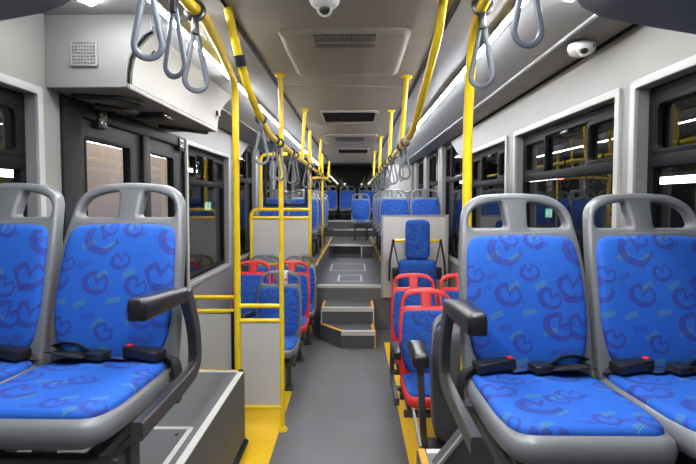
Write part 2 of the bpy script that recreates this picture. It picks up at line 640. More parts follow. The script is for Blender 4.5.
b = BM(); box(b, -0.38, 0.225, 5.10, 5.49, 0.183, 0.366); finish(b, 'riser', 'riser', st2)
trims(st2, [(-0.38, 5.11, 0.225, 5.11)], 0.367, 'nosing', name='nosing', w=0.055)
b = BM(); box(b, -0.38, 0.225, 5.093, 5.10, 0.325, 0.37); finish(b, 'nosing', 'nosing', st2)
for x in (-0.365, 0.21):
    trims(st2, [(x, 5.14, x, 5.47)], 0.367, 'orange', w=0.03)
for x in (-0.378, 0.217):
    b = BM(); box(b, x - 0.006, x + 0.006, 5.088, 5.10, 0.185, 0.33); finish(b, 'corner_trim', 'nosing', st2)

# ------------------------------------------------------------------ side walls
WIN_R = [(0.50, 1.90), (2.045, 3.29), (3.51, 4.72), (4.87, 6.05), (6.28, 7.38), (7.60, 8.60), (8.80, 9.30)]
WIN_L = [(0.45, 1.955), (3.72, 4.93), (5.15, 6.30), (6.50, 7.60), (7.80, 8.90), (9.10, 10.2)]
DOOR = (2.12, 3.66)


def side_wall(name, label, side, wins, extra=None):
    s = struct(name, label, 'wall')
    x0, x1 = (XR, XR + 0.09) if side > 0 else (XL - 0.09, XL)
    bb = BM()
    spans = sorted(wins + ([extra] if extra else []))
    y = Y0
    for (a, c) in spans:
        box(bb, x0, x1, y, a, -0.1, SOFF + 0.15)
        if extra and (a, c) == extra:
            box(bb, x0, x1, a, c, 2.10, SOFF + 0.15)
        else:
            top = WTOP if a < 4.8 else SOFF - 0.005
            box(bb, x0, x1, a, c, -0.1, SILL if a < 5.4 else 1.25)
            box(bb, x0, x1, a, c, top, SOFF + 0.15)
        y = c
    box(bb, x0, x1, y, Y1, -0.1, SOFF + 0.15)
    finish(bb, 'wall_panel', 'wall', s)
    return s


wr = side_wall('wall_right', 'light grey right side wall with dark windows', 1, WIN_R)
wl = side_wall('wall_left', 'light grey left side wall with the door opening', -1, WIN_L, DOOR)
# the slanted end of the upper wall panel
b = BM(); poly_prism(b, [(4.87, 2.06), (5.03, 2.06), (5.62, SOFF), (4.87, SOFF)], 'x', XR + 0.002, XR + 0.05); finish(b, 'upper_panel', 'wall', wr)
b = BM(); poly_prism(b, [(5.14, 2.06), (5.35, 2.06), (5.95, SOFF), (5.14, SOFF)], 'x', XL - 0.05, XL - 0.002); finish(b, 'upper_panel', 'wall', wl)


def window(n, side, y0, y1, label, tall=False, low=SILL):
    s = struct('window_%d' % n, label, 'window')
    X = XR if side > 0 else XL
    top = SOFF - 0.005 if tall else WTOP
    d = side

    def fx(a, bb_, c):
        return Vector((X + d * c, a, bb_))

    # pale surround standing a little proud of the wall
    me = plate('surround', rrect(y0 - 0.035, y1 + 0.035, low - 0.035, top + 0.035 if not tall else top, 0.02),
               [rrect(y0, y1, low, top - (0.001 if tall else 0), 0.012)], 0.010, 0.003, lambda a, bb_, c: fx(a, bb_, c - 0.006))
    link('window_surround', me, 'white', s)
    # charcoal rubber frame set into the opening
    me = plate('rubber', rrect(y0 + 0.001, y1 - 0.001, low + 0.001, top - 0.001, 0.012),
               [rrect(y0 + 0.035, y1 - 0.035, low + 0.04, top - 0.055, 0.03)], 0.018, 0.006, lambda a, bb_, c: fx(a, bb_, c + 0.060))
    link('window_frame', me, 'frame', s)
    tz = 1.76 if not tall else 1.86
    bb = BM()
    box(bb, *sorted((X + d * 0.035, X + d * 0.075)), y0 + 0.03, y1 - 0.03, tz - 0.03, tz + 0.022, 0.006)
    finish(bb, 'transom', 'frame', s)
    w = (y1 - y0) - 0.07
    ya, yb = y0 + 0.035, y1 - 0.035
    for (p0, p1) in ((0.0, 0.27), (0.70, 1.0)):
        a0, a1 = ya + w * p0, ya + w * p1
        me = plate('hopper', rrect(a0, a1, tz + 0.02, top - 0.05, 0.03), [rrect(a0 + 0.024, a1 - 0.024, tz + 0.044, top - 0.076, 0.035)],
                   0.012, 0.005, lambda a, bb_, c: fx(a, bb_, c + 0.052))
        link('hopper_frame', me, 'frame', s)
    bb = BM()
    box(bb, *sorted((X + d * 0.04, X + d * 0.06)), ya + w * 0.45, ya + w * 0.53, top - 0.075, top - 0.055, 0.004)
    finish(bb, 'catch', 'black', s)
    bb = BM()
    box(bb, *sorted((X + d * 0.066, X + d * 0.070)), y0 + 0.02, y1 - 0.02, low + 0.02, top - 0.03)
    finish(bb, 'pane', 'glass', s)
    return s


wn = 1
ords = ['nearest', 'second', 'third', 'fourth', 'fifth', 'sixth', 'seventh']
for i, (a, c) in enumerate(WIN_R):
    window(wn, 1, a, c, '%s dark window from the front in the right side wall' % ords[i], tall=a > 4.8, low=SILL if a < 5.4 else 1.25)
    wn += 1
for i, (a, c) in enumerate(WIN_L):
    window(wn, -1, a, c, ('dark window in the left wall in front of the door', 'dark window in the left wall just behind the door', 'third dark window in the left wall beside the rear seats',
                          'fourth dark window in the left wall', 'fifth dark window in the left wall', 'rearmost dark window in the left wall')[i], tall=a > 4.8, low=SILL if a < 5.4 else 1.25)
    wn += 1

# ------------------------------------------------------------------ door with two leaves
dr = struct('door_1', 'charcoal two leaf bus door with tall glass in the left wall', 'door')
dx = XL - 0.03
b = BM()
for (a, c) in ((2.12, 2.275), (2.93, 3.03), (3.64, 3.66)):
    box(b, dx - 0.03, dx + 0.045, a, c, 0.0, 2.10, 0.008)
finish(b, 'door_jamb', 'rubber', dr)
b = BM(); box(b, dx - 0.03, dx + 0.05, 2.12, 3.66, 2.02, 2.10, 0.008); finish(b, 'door_header', 'rubber', dr)
for k, (a, c, g0, g1) in enumerate(((2.275, 2.945, 2.335, 2.80), (3.02, 3.645, 3.07, 3.47))):
    me = plate('leaf', rrect(a, c, 0.05, 2.05, 0.01), [rrect(g0, g1, 0.30, 1.925, 0.02)], 0.02, 0.004, lambda p, q, r: Vector((dx + r, p, q)))
    lf = link('door_leaf', me, 'doorleaf', dr)
    me = plate('seal', rrect(g0 - 0.012, g1 + 0.012, 0.288, 1.937, 0.03), [rrect(g0 + 0.008, g1 - 0.008, 0.308, 1.917, 0.02)], 0.024, 0.006, lambda p, q, r: Vector((dx + r, p, q)))
    link('glass_seal', me, 'rubber', dr)
    b = BM(); box(b, dx - 0.004, dx + 0.0, g0, g1, 0.30, 1.925); finish(b, 'pane', 'clear', dr)
    # plate with four lit studs
    yb0 = (2.39, 3.50)[k]
    b = BM(); box(b, dx + 0.02, dx + 0.062, yb0, yb0 + 0.085, 1.985, 2.085, 0.005); pp = finish(b, 'stud_plate', 'black', dr)
    b = BM()
    for u in (0.022, 0.062):
        for v in (0.03, 0.072):
            lathe(b, [(0.011, 0), (0.011, 0.004), (0.004, 0.006)], (dx + 0.062, yb0 + u, 1.985 + v), 12, 'x')
    finish(b, 'stud', 'chrome', dr)
b = BM(); tube(b, [(-1.30, 2.25, 2.07), (-1.18, 2.35, 2.065), (-1.20, 2.5, 2.088), (-1.30, 2.6, 2.09)], 0.016, 0.06); finish(b, 'door_arm', 'black', dr)

# ------------------------------------------------------------------ ceiling, coves, soffits
ce = struct('ceiling', 'warm grey ceiling with sloping coves on both sides', 'ceiling')
CLx, CRx = -0.563, 0.434
RLx, RRx = -1.08, 0.965
RLz, RRz = 2.343, 2.335
b = BM(); box(b, CLx, CRx, Y0, 10.25, ZC, ZC + 0.04); finish(b, 'ceiling_panel', 'ceil', ce)
for yy in (3.35, 5.05, 6.75, 8.4):
    b = BM(); box(b, CLx, CRx, yy, yy + 0.012, ZC - 0.004, ZC + 0.002); finish(b, 'panel_joint', 'acpanel', ce)
b = BM(); poly_prism(b, [(CRx, ZC), (RRx, RRz), (RRx, ZC + 0.12), (CRx, ZC + 0.12)], 'y', Y0, 10.25); finish(b, 'cove_right', 'cove', ce)
b = BM(); box(b, XL - 0.05, CLx, Y0, 2.042, 2.428, 2.47); finish(b, 'front_left_cove', 'wall', ce)
b = BM(); poly_prism(b, [(CLx, ZC), (RLx, RLz), (RLx, ZC + 0.12), (CLx, ZC + 0.12)], 'y', 2.04, 10.25); finish(b, 'cove_left', 'cove', ce)
b = BM(); box(b, RRx, XR + 0.05, Y0, 10.25, RRz, RRz + 0.1); finish(b, 'soffit_right', 'soffit', ce)
b = BM(); box(b, XL - 0.05, RLx, 2.04, 10.25, RLz, RLz + 0.1); finish(b, 'soffit_left', 'soffit', ce)
b = BM(); tube(b, [(RRx, Y0, RRz + 0.006), (RRx, 10.25, RRz + 0.006)], 0.016, n=8); finish(b, 'cove_lip', 'cove', ce)
b = BM(); tube(b, [(RLx, 3.3, RLz + 0.008), (RLx, 10.25, RLz + 0.008)], 0.014, n=8); finish(b, 'cove_lip', 'cove', ce)
b = BM(); box(b, XR - 0.012, XR + 0.002, Y0, 10.2, SOFF - 0.012, SOFF + 0.006); finish(b, 'shadow_joint', 'frame', ce)
b = BM(); box(b, XL - 0.002, XL + 0.012, 3.4, 10.2, RLz - 0.012, RLz + 0.006); finish(b, 'shadow_joint', 'frame', ce)
for x in (CLx, CRx):
    b = BM(); box(b, x - 0.012, x + 0.012, Y0, 10.25, ZC - 0.006, ZC + 0.005); finish(b, 'channel', 'frame', ce)
# front lowered strip
b = BM(); box(b, CLx + 0.02, CRx - 0.02, Y0, 1.83, ZC - 0.035, ZC - 0.002); finish(b, 'front_panel', 'acpanel', ce)
# outer roof skin
b = BM(); box(b, XL - 0.09, XR + 0.09, Y0, Y1 + 0.1, ZC + 0.125, ZC + 0.2); finish(b, 'roof_skin', 'wall', ce)

# rear wall and dome
rw = struct('wall_rear', 'dark rear wall with a wide black window above the last seats', 'wall')
b = BM(); box(b, XL - 0.09, XR + 0.09, Y1, Y1 + 0.1, 0, ZC + 0.13); finish(b, 'rear_panel', 'darkdome', rw)
b = BM(); poly_prism(b, [(10.25, ZC - 0.02), (11.7, ZC - 0.02), (11.7, ZC + 0.12), (10.25, ZC + 0.12)], 'x', XL, XR); finish(b, 'rear_dome', 'darkdome', rw)
b = BM(); box(b, -1.2, 1.0, 11.66, 11.70, 1.45, 2.418, 0.01); finish(b, 'window_frame', 'frame', rw)
b = BM(); box(b, -1.15, 0.95, 11.652, 11.66, 1.5, 2.412); finish(b, 'pane', M['rearglass'], rw)
b = BM(); box(b, 0.74, XR, 9.32, 9.75, 0.79, 2.33, 0.02); finish(b, 'duct_column', 'panel', rw)
b = BM(); box(b, 0.72, 0.82, 10.27, 10.6, 0.95, 2.33, 0.02); finish(b, 'corner_post', 'soffit', rw)

# front corner housings over the camera position (slate underside)
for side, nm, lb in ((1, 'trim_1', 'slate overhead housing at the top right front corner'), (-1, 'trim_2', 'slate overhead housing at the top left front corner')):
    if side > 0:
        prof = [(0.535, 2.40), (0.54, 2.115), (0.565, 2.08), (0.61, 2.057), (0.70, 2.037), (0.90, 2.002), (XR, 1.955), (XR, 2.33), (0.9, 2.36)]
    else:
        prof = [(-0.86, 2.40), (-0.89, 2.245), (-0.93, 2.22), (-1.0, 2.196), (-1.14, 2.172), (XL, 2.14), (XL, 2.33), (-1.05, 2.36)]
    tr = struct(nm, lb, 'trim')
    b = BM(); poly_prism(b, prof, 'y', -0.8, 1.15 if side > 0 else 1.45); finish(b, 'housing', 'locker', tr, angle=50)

# ------------------------------------------------------------------ housing of the door mechanism
hs = thing('door_mechanism_housing', 'pale overhead housing with a flared front above the left door', 'housing', (XL, 2.03, 2.1))
def H(bm): bm.transform(Matrix.Translation((-XL, -2.03, -2.1))); return bm
Ya, Yb = 2.048, 3.36
prof = [(XL, 2.107), (-1.05, 2.107), (-1.028, 2.112), (-1.027, 2.17), (-1.016, 2.23), (-0.985, 2.295), (-0.945, 2.34), (-0.91, 2.362), (-0.96, 2.345), (-1.03, 2.326), (XL, 2.326)]
b = BM(); poly_prism(b, prof, 'y', Ya, Yb); finish(H(b), 'housing_shell', 'wall', hs, angle=30)
b = BM(); poly_prism(b, prof[1:8] + [(-0.915, 2.427), (XL + 0.002, 2.427), (XL + 0.002, 2.107)], 'y', 2.030, 2.039); finish(H(b), 'end_panel', 'wall', hs, angle=30)
Ya = 2.030
prof2 = [(-1.021, 2.128), (-1.019, 2.17), (-1.008, 2.232), (-0.977, 2.295), (-0.937, 2.340), (-0.908, 2.357), (-0.913, 2.362), (-0.95, 2.338), (-0.99, 2.29), (-1.022, 2.225), (-1.030, 2.13)]
b = BM(); poly_prism(b, prof2, 'y', Ya + 0.045, Yb + 0.005); finish(H(b), 'access_flap', 'wall', hs, angle=60)
b = BM(); sweep(b, [(x, Ya + 0.018, z) for x, z in prof2[:6]], circ(0.006, 6)); finish(H(b), 'flap_seal', 'frame', hs)
b = BM(); box(b, -1.046, -1.022, Ya + 0.03, Yb, 2.106, 2.128, 0.004); finish(H(b), 'flap_hinge', 'soffit', hs)
# speaker grille in the end face
me = plate('grille', rrect(-1.274, -1.147, 2.197, 2.315, 0.014), [rrect(-1.262 + 0.0135 * i, -1.262 + 0.0135 * i + 0.0075, 2.208 + 0.0145 * j, 2.208 + 0.0145 * j + 0.0075, 0.003, 2) for i in range(8) for j in range(7)],
           0.006, 0.002, lambda a, c, d: Vector((a - XL, Ya - 0.004 + d - 2.03, c - 2.1)), 1)
link('speaker_grille', me, 'wall', hs)
b = BM(); box(b, -1.268, -1.153, Ya - 0.002, Ya + 0.004, 2.203, 2.309); finish(H(b), 'speaker_void', 'dark', hs)
for (yy, zz, xx) in ((2.17, 2.30, -0.962), (3.27, 2.23, -0.992)):
    b = BM(); box(b, xx - 0.012, xx + 0.008, yy, yy + 0.05, zz - 0.017, zz + 0.017, 0.004); finish(H(b), 'lock', 'black', hs)
b = BM(); box(b, -1.30, -1.10, 2.6, 2.72, 2.075, 2.108, 0.006); finish(H(b), 'lamp_bracket', 'black', hs)
b = BM(); box(b, -1.115, -1.095, 2.605, 2.715, 2.08, 2.10, 0.004); finish(H(b), 'step_lamp', 'chrome', hs)
b = BM(); tube(b, [(-1.33, 2.12, 2.09), (-1.12, 2.14, 2.085), (-1.08, 2.3, 2.09), (-1.12, 2.34, 2.1)], 0.012, 0.03); finish(H(b), 'cable', 'rubber', hs)
b = BM(); tube(b, [(-1.30, 3.0, 2.09), (-1.12, 3.2, 2.085), (-1.08, 3.3, 2.09), (-1.09, 3.33, 2.1)], 0.012, 0.03); finish(H(b), 'cable', 'rubber', hs)

# ------------------------------------------------------------------ strip lights
def strip(label, p0, p1, wid, nrm_tilt, name='strip_light', group=None):
    t = thing(name, label, 'light', p0, group=group)
    d = Vector(p1) - Vector(p0)
    bb = BM(); sweep(bb, [(0, 0, 0.004), tuple(d + Vector((0, 0, 0.004)))], rect(0.005, wid / 2 + 0.004), up=(math.sin(nrm_tilt), 0, math.cos(nrm_tilt))); finish(bb, 'housing', 'white', t)
    bb = BM(); sweep(bb, [(0, 0.01, -0.004), tuple(d + Vector((0, -0.01, -0.004)))], rect(0.004, wid / 2, 0.002), up=(math.sin(nrm_tilt), 0, math.cos(nrm_tilt))); finish(bb, 'diffuser', 'fillfront' if label.startswith('front') else 'led', t)
    return t


TL, TR = 0.186, -0.195
strip('long white light strip along the left ceiling cove', (-0.79, 1.62, 2.376), (-0.79, 10.15, 2.376), 0.017, -TL)
strip('long white light strip along the right ceiling cove', (0.656, 1.55, 2.372), (0.656, 10.15, 2.372), 0.017, -TR)
strip('front unseen fill strip added above the left front seats', (-0.50, 0.2, 2.395), (-0.50, 1.55, 2.395), 0.055, 0)  # both front strips are added out of view to brighten the front seats
strip('front unseen fill strip added above the right front seats', (0.36, 0.2, 2.395), (0.36, 1.55, 2.395), 0.055, 0)
strip('short white light bar beside the top right front housing', (0.80, 1.72, 2.352), (0.80, 1.62, 2.352), 0.03, -TR, 'light_bar')
strip('short white light bar above the top left front housing', (-1.08, 1.87, 2.412), (-1.12, 1.74, 2.412), 0.03, -TL, 'light_bar')

# ------------------------------------------------------------------ ceiling ventilation units
v = thing('ceiling_vent', 'large ventilation panel with slotted grille, nearest on the ceiling', 'vent', (-0.05, 2.62, ZC), group='ceiling ventilation units')
out = outline_rounded([(-0.33, -0.39), (0.33, -0.39), (0.33, 0.39), (-0.33, 0.39)], 0.05)
me = pad(out, [(0.0, 0.0), (0.0, -0.012), (0.02, -0.026), (0.035, -0.030)], lambda a, c, d: Vector((a, c, d)), False, 'vent_panel', 3)
link('panel', me, 'acpanel', v, 20)
b = BM(); box(b, -0.155, 0.155, -0.375, -0.20, -0.034, -0.028); finish(b, 'void', 'dark', v)
b = BM()
for i in range(33):
    x = -0.155 + 0.31 * i / 32
    box(b, x - 0.0018, x + 0.0018, -0.375, -0.20, -0.040, -0.033)
box(b, -0.155, 0.155, -0.292, -0.284, -0.042, -0.033)
finish(b, 'slats', 'grille', v)
for (y0, y1, x0, x1, lb) in ((4.28, 4.82, -0.31, 0.20, 'dark recessed ventilation grille, second from the front on the ceiling'), (7.35, 8.0, -0.27, 0.22, 'dark recessed ventilation grille, farthest back on the ceiling')):
    v = thing('ceiling_vent', lb, 'vent', ((x0 + x1) / 2, (y0 + y1) / 2, ZC), group='ceiling ventilation units')
    hw, hl = (x1 - x0) / 2, (y1 - y0) / 2
    me = plate('vf', rrect(-hw - 0.03, hw + 0.03, -hl - 0.03, hl + 0.03, 0.05), [rrect(-hw, hw, -hl, hl, 0.04)], 0.012, 0.004, lambda a, c, d: Vector((a, c, d - 0.008)))
    link('vent_frame', me, 'acpanel', v)
    b = BM(); box(b, -hw, hw, -hl, hl, -0.006, -0.002); finish(b, 'void', 'dark', v)
    b = BM()
    for i in range(9):
        yy = -hl + 2 * hl * (i + 0.5) / 9
        box(b, -hw, hw, yy - 0.004, yy + 0.004, -0.012, -0.005)
    finish(b, 'slats', 'frame', v)
v = thing('ceiling_vent', 'pale ventilation panel with narrow dark slot, third from the front', 'vent', (-0.06, 6.15, ZC), group='ceiling ventilation units')
out = outline_rounded([(-0.36, -0.38), (0.36, -0.38), (0.36, 0.38), (-0.36, 0.38)], 0.05)
me = pad(out, [(0.0, 0.0), (0.0, -0.012), (0.02, -0.026), (0.035, -0.030)], lambda a, c, d: Vector((a, c, d)), False, 'vent_panel2', 3)
link('panel', me, 'acpanel', v, 20)
b = BM(); box(b, -0.19, 0.19, -0.32, 0.02, -0.036, -0.028); finish(b, 'void', 'dark', v)
b = BM()
for i in range(20):
    x = -0.19 + 0.38 * i / 19
    box(b, x - 0.003, x + 0.003, -0.32, 0.02, -0.040, -0.035)
finish(b, 'slats', 'grille', v)


# ------------------------------------------------------------------ dome cameras
def dome(label, loc, s=1.0, rx=0.0):
    t = thing('ceiling_camera', label, 'camera', loc, group='white dome cameras')
    bb = BM(); lathe(bb, [(0.058 * s, 0.0), (0.060 * s, -0.006 * s), (0.060 * s, -0.024 * s), (0.056 * s, -0.034 * s), (0.046 * s, -0.044 * s), (0.030 * s, -0.051 * s), (0.008 * s, -0.053 * s)], (0, 0, 0), 28)
    finish(bb, 'housing', 'whiteplastic', t)
    LM = Matrix.Translation((0.008 * s * (rx > 0), 0, -0.004 * (rx > 0))) @ Matrix.Rotation(rx, 4, 'X')
    bb = BM(); lathe(bb, [(0.002 * s, -0.026 * s), (0.016 * s, -0.02 * s), (0.024 * s, -0.006 * s), (0.026 * s, 0.006 * s)], (-0.008 * s, -0.030 * s, -0.036 * s), 20, 'y'); bb.transform(LM)
    finish(bb, 'lens', 'black', t)
    bb = BM(); lathe(bb, [(0.028 * s, -0.008 * s), (0.032 * s, -0.004 * s), (0.032 * s, 0.004 * s)], (-0.008 * s, -0.034 * s, -0.036 * s), 20, 'y'); bb.transform(LM)
    finish(bb, 'lens_ring', 'whiteplastic', t)
    bb = BM(); lathe(bb, [(0.006 * s, -0.004 * s), (0.008 * s, 0.0), (0.008 * s, 0.006 * s)], (0.028 * s, -0.050 * s, -0.022 * s), 12, 'y')
    finish(bb, 'sensor', 'black', t)
    return t


p = at(581.5, 49, 2.05)
dome('white dome camera under the right soffit above the windows', (1.055, 2.14, RRz - 0.013), 1.0)
dome('white dome camera on the ceiling at the top centre', (-0.118, 1.80, ZC - 0.035), 1.0, 0.8)

# ------------------------------------------------------------------ handrails
def rail(name, label, paths, r, loc=(0, 0, 0), fil=0.08, cat='handrail', group=None, mtl='yellow', part='rail'):
    t = thing(name, label, cat, loc, group=group)
    L0 = Vector(loc)
    for pth in paths:
        bb = BM(); tube(bb, [Vector(q) - L0 for q in pth], r, fil, 14); finish(bb, part, mtl, t)
    return t


def flange(t, p, up=True, r=0.04, mtl='yellow'):
    bb = BM(); s = -1 if up else 1
    lathe(bb, [(r, 0), (r, s * 0.008), (r * 0.6, s * 0.02)], Vector(p) - t.location, 16)
    finish(bb, 'flange', mtl, t)


def clamp(t, p, r, L, axis=(0, 1, 0), mtl='rubber', name='clamp'):
    bb = BM(); a = Vector(axis).normalized() * L / 2
    q = Vector(p) - t.location
    sweep(bb, [q - a, q + a], circ(r, 12)); finish(bb, name, mtl, t)


RZ = 1.97
# big stanchion on the left that bends over into the front left rail
t = rail('stanchion', 'thick yellow stanchion left of the aisle bending into the front handrail', [[(-0.806, 3.06, 0.0), (-0.806, 3.06, 2.385), (-0.66, 2.20, 2.355), (-0.625, 1.88, 2.36), (-0.63, 1.75, 2.345), (-0.63, 0.7, 2.345)]], 0.023, (-0.806, 3.06, 0), 0.12)
flange(t, (-0.806, 3.06, 0), False)
# left long rail
P = lambda px, py, Y: tuple(at(px, py, Y))
lrail = rail('handrail', 'long yellow overhead handrail on the left dropping from the ceiling', [[(-0.555, 1.99, 2.44), (-0.525, 2.06, 2.25), (-0.51, 2.2, 2.12), (-0.495, 2.55, 1.985), (-0.49, 2.75, RZ), (-0.49, 9.2, RZ)]], 0.019, (-0.555, 1.99, 2.44), 0.12)
clamp(lrail, (-0.522, 2.075, 2.235), 0.026, 0.05, (0.1, 0.3, -0.8))
# right long rail
rrail = rail('handrail', 'long yellow overhead handrail on the right dropping from the ceiling', [[(0.372, 1.93, 2.44), (0.36, 1.95, 2.32), (0.335, 2.55, 2.01), (0.335, 2.8, RZ + 0.01), (0.335, 9.2, RZ + 0.01)]], 0.019, (0.372, 1.93, 2.44), 0.12)
clamp(rrail, (0.335, 2.83, RZ + 0.012), 0.025, 0.07, (0, 1, 0), 'whiteplastic', 'sleeve')
# right stanchion bending into the front right rail
t = rail('stanchion', 'yellow stanchion behind the right front seat bending into a rail', [[(0.535, 2.15, 0.0), (0.535, 2.15, 2.02), (0.515, 2.0, 2.32), (0.49, 1.75, 2.36), (0.50, 0.7, 2.36)]], 0.022, (0.535, 2.15, 0), 0.16)
flange(t, (0.535, 2.15, 0), False)
# thin pole of the near partition
part = thing('partition_screen', 'low pale panel in yellow tube frame left of the aisle', 'partition', (-0.66, 3.05, 0))
def PT(bm): bm.transform(Matrix.Translation((0.66, -3.05, 0))); return bm
b = BM(); tube(b, [(-0.50, 3.06, 0.0), (-0.50, 3.06, RZ)], 0.0165); pole = finish(PT(b), 'pole', 'yellow', part)
b = BM(); lathe(b, [(0.035, 0), (0.035, 0.01), (0.02, 0.03)], (-0.50, 3.06, 0), 14); finish(PT(b), 'foot', 'yellow', part)
for z in (0.872, 0.77, 0.165):
    b = BM(); tube(b, [(-0.79, 3.06, z), (-0.50, 3.06, z)], 0.0155); finish(PT(b), 'rail', 'yellow', part)
b = BM(); sweep(b, [(-0.78, 3.06, 0.465), (-0.515, 3.06, 0.465)], rect(0.285, 0.005), up=(0, 0, 1)); finish(PT(b), 'panel', 'panel', part)
b = BM(); box(b, -0.487, -0.457, 3.03, 3.075, 1.02, 1.12, 0.01); sb = finish(PT(b), 'stop_button', 'whiteplastic', part)
sb['label'] = 'white stop button box'
b = BM(); lathe(b, [(0.009, 0), (0.009, -0.006), (0.004, -0.008)], (-0.467, 3.03, 1.06), 12, 'y'); finish(PT(b), 'button', 'redbutton', sb)
# wall side panel with two short rails
wp = thing('partition_screen', 'pale panel with two short yellow rails behind the left platform', 'partition', (-1.1, 3.12, 0))
def WP(bm): bm.transform(Matrix.Translation((1.1, -3.12, 0))); return bm
for z in (0.90, 0.80):
    b = BM(); tube(b, [(-1.36, 3.20, z), (-0.83, 3.20, z), (-0.806, 3.085, z - 0.01)], 0.0155, 0.05); finish(WP(b), 'rail', 'yellow', wp)
b = BM(); box(b, -1.37, -0.89, 3.195, 3.207, 0.18, 0.775); finish(WP(b), 'panel', 'panel', wp)
b = BM(); box(b, -0.885, -0.845, 3.18, 3.22, 0.0, 0.80); finish(WP(b), 'post', 'rubber', wp)

# ceiling posts holding the rails
for (xt, xb_, y, lb) in ((-0.495, -0.488, 3.03, 'left yellow ceiling post nearest to the camera'), (-0.46, -0.488, 4.2, 'left yellow ceiling post second from the camera'), (-0.46, -0.488, 6.2, 'left yellow ceiling post third from the camera'),
                         (0.352, 0.32, 3.1, 'right yellow ceiling post nearest to the camera'), (0.345, 0.325, 4.25, 'right yellow ceiling post second from the camera'), (0.345, 0.33, 6.0, 'right yellow ceiling post third from the camera'), (0.345, 0.33, 7.8, 'right yellow ceiling post farthest back')):
    t = rail('ceiling_post', lb, [[(xt, y, ZC), (xb_, y, RZ)]], 0.0165, (xt, y, ZC), 0, 'post', 'ceiling posts of the handrails', part='post')
    flange(t, (xt, y, ZC - 0.001), True, 0.038)

# ------------------------------------------------------------------ rear left partition with glass
gp = thing('glass_partition', 'yellow framed partition with glass and pale panel before the rear left seats', 'partition', (-0.9, 5.4, 0))
def GP(bm): bm.transform(Matrix.Translation((0.9, -5.4, 0))); return bm
b = BM(); tube(b, [(-1.245, 5.4, 0.0), (-1.245, 5.4, 1.485), (-0.535, 5.4, 1.485)], 0.02, 0.09); finish(GP(b), 'frame', 'yellow', gp)
b = BM(); tube(b, [(-1.245, 5.4, 1.385), (-0.535, 5.4, 1.385)], 0.018); finish(GP(b), 'rail', 'yellow', gp)
b = BM(); tube(b, [(-1.245, 5.4, 0.82), (-0.535, 5.4, 0.82)], 0.018); finish(GP(b), 'rail', 'yellow', gp)
b = BM(); tube(b, [(-0.535, 5.4, 0.0), (-0.535, 5.4, 2.43)], 0.020); finish(GP(b), 'pole', 'yellow', gp)
b = BM(); tube(b, [(-1.125, 5.4, 1.485), (-1.125, 5.4, 2.145), (-0.535, 5.4, 2.145)], 0.020, 0.09); finish(GP(b), 'pole', 'yellow', gp)
b = BM(); box(b, -1.235, -0.55, 5.394, 5.406, 0.84, 1.37); finish(GP(b), 'panel', 'panel', gp)
me = plate('gframe', rrect(-1.09, -0.565, 1.52, 2.10, 0.02), [rrect(-1.06, -0.60, 1.56, 2.07, 0.02)], 0.012, 0.004, lambda a, c, d: Vector((a + 0.9, d, c)))
link('glass_frame', me, 'rubber', gp)
b = BM(); box(b, -1.08, -0.58, 5.397, 5.403, 1.54, 2.09); finish(GP(b), 'pane', 'clear', gp)

# rear left handrail with an arm
t = rail('stanchion', 'thin yellow rear stanchion with curved arm beside the rear left seats', [[(-0.472, 6.62, 0.79), (-0.472, 6.62, 2.28)], [(-0.535, 5.42, 1.86), (-0.44, 5.7, 1.885), (-0.43, 6.6, 1.90), (-0.385, 6.7, 1.93), (-0.38, 6.75, 2.18)]], 0.015, (-0.472, 6.62, 0.79), 0.15)

# right partition panel with wheelchair rest
rp = thing('partition_screen', 'pale square panel before the rear right seats', 'partition', (0.74, 5.42, 0))
def RP(bm): bm.transform(Matrix.Translation((-0.74, -5.42, 0))); return bm
b = BM(); box(b, 0.335, 1.13, 5.41, 5.43, 0.42, 1.405, 0.004); finish(RP(b), 'panel', 'panel', rp)
b = BM(); sweep(b, [(0.335, 5.42, 0.42), (0.335, 5.42, 1.41), (1.13, 5.42, 1.41)], rect(0.014, 0.014)); finish(RP(b), 'edge_strip', 'grille', rp)
b = BM(); box(b, 1.09, 1.125, 5.395, 5.41, 0.0, 1.40, 0.004); finish(RP(b), 'post', 'grille', rp)

wc = thing('wheelchair_backrest', 'tall blue padded wheelchair backrest in front of the right pale panel', 'backrest', (0.725, 5.2, 0))
def cush(ol, yc, depth, nm):
    me = pad(ol, [(0.012, 0.0), (0.0, 0.012), (0.0, depth * 0.55), (0.008, depth * 0.85), (0.025, depth)], lambda a, c, d: Vector((a, yc - d, c)), True, nm, 4, 0.008)
    return link(nm, me, 'fabric', wc, 60)
cush(rrect(-0.138, 0.138, 0.92, 1.375, 0.07), 0.0, 0.07, 'head_pad')
cush(rrect(-0.215, 0.215, 0.45, 0.915, 0.06), 0.0, 0.09, 'back_pad')
b = BM(); box(b, -0.12, 0.12, 0.0, 0.03, 0.35, 1.30, 0.005); finish(b, 'back_plate', 'metal', wc)
for x in (-0.18, 0.18):
    b = BM(); box(b, x - 0.02, x + 0.02, 0.0, 0.03, 0.0, 0.8); finish(b, 'leg', 'metal', wc)
b = BM(); tube(b, [(-0.275, 0.03, 1.127), (0.275, 0.03, 1.127)], 0.018); finish(b, 'cross_bar', 'yellow', wc)
b = BM(); box(b, -0.02, 0.02, 0.02, 0.20, 1.11, 1.145); finish(b, 'bracket', 'metal', wc)
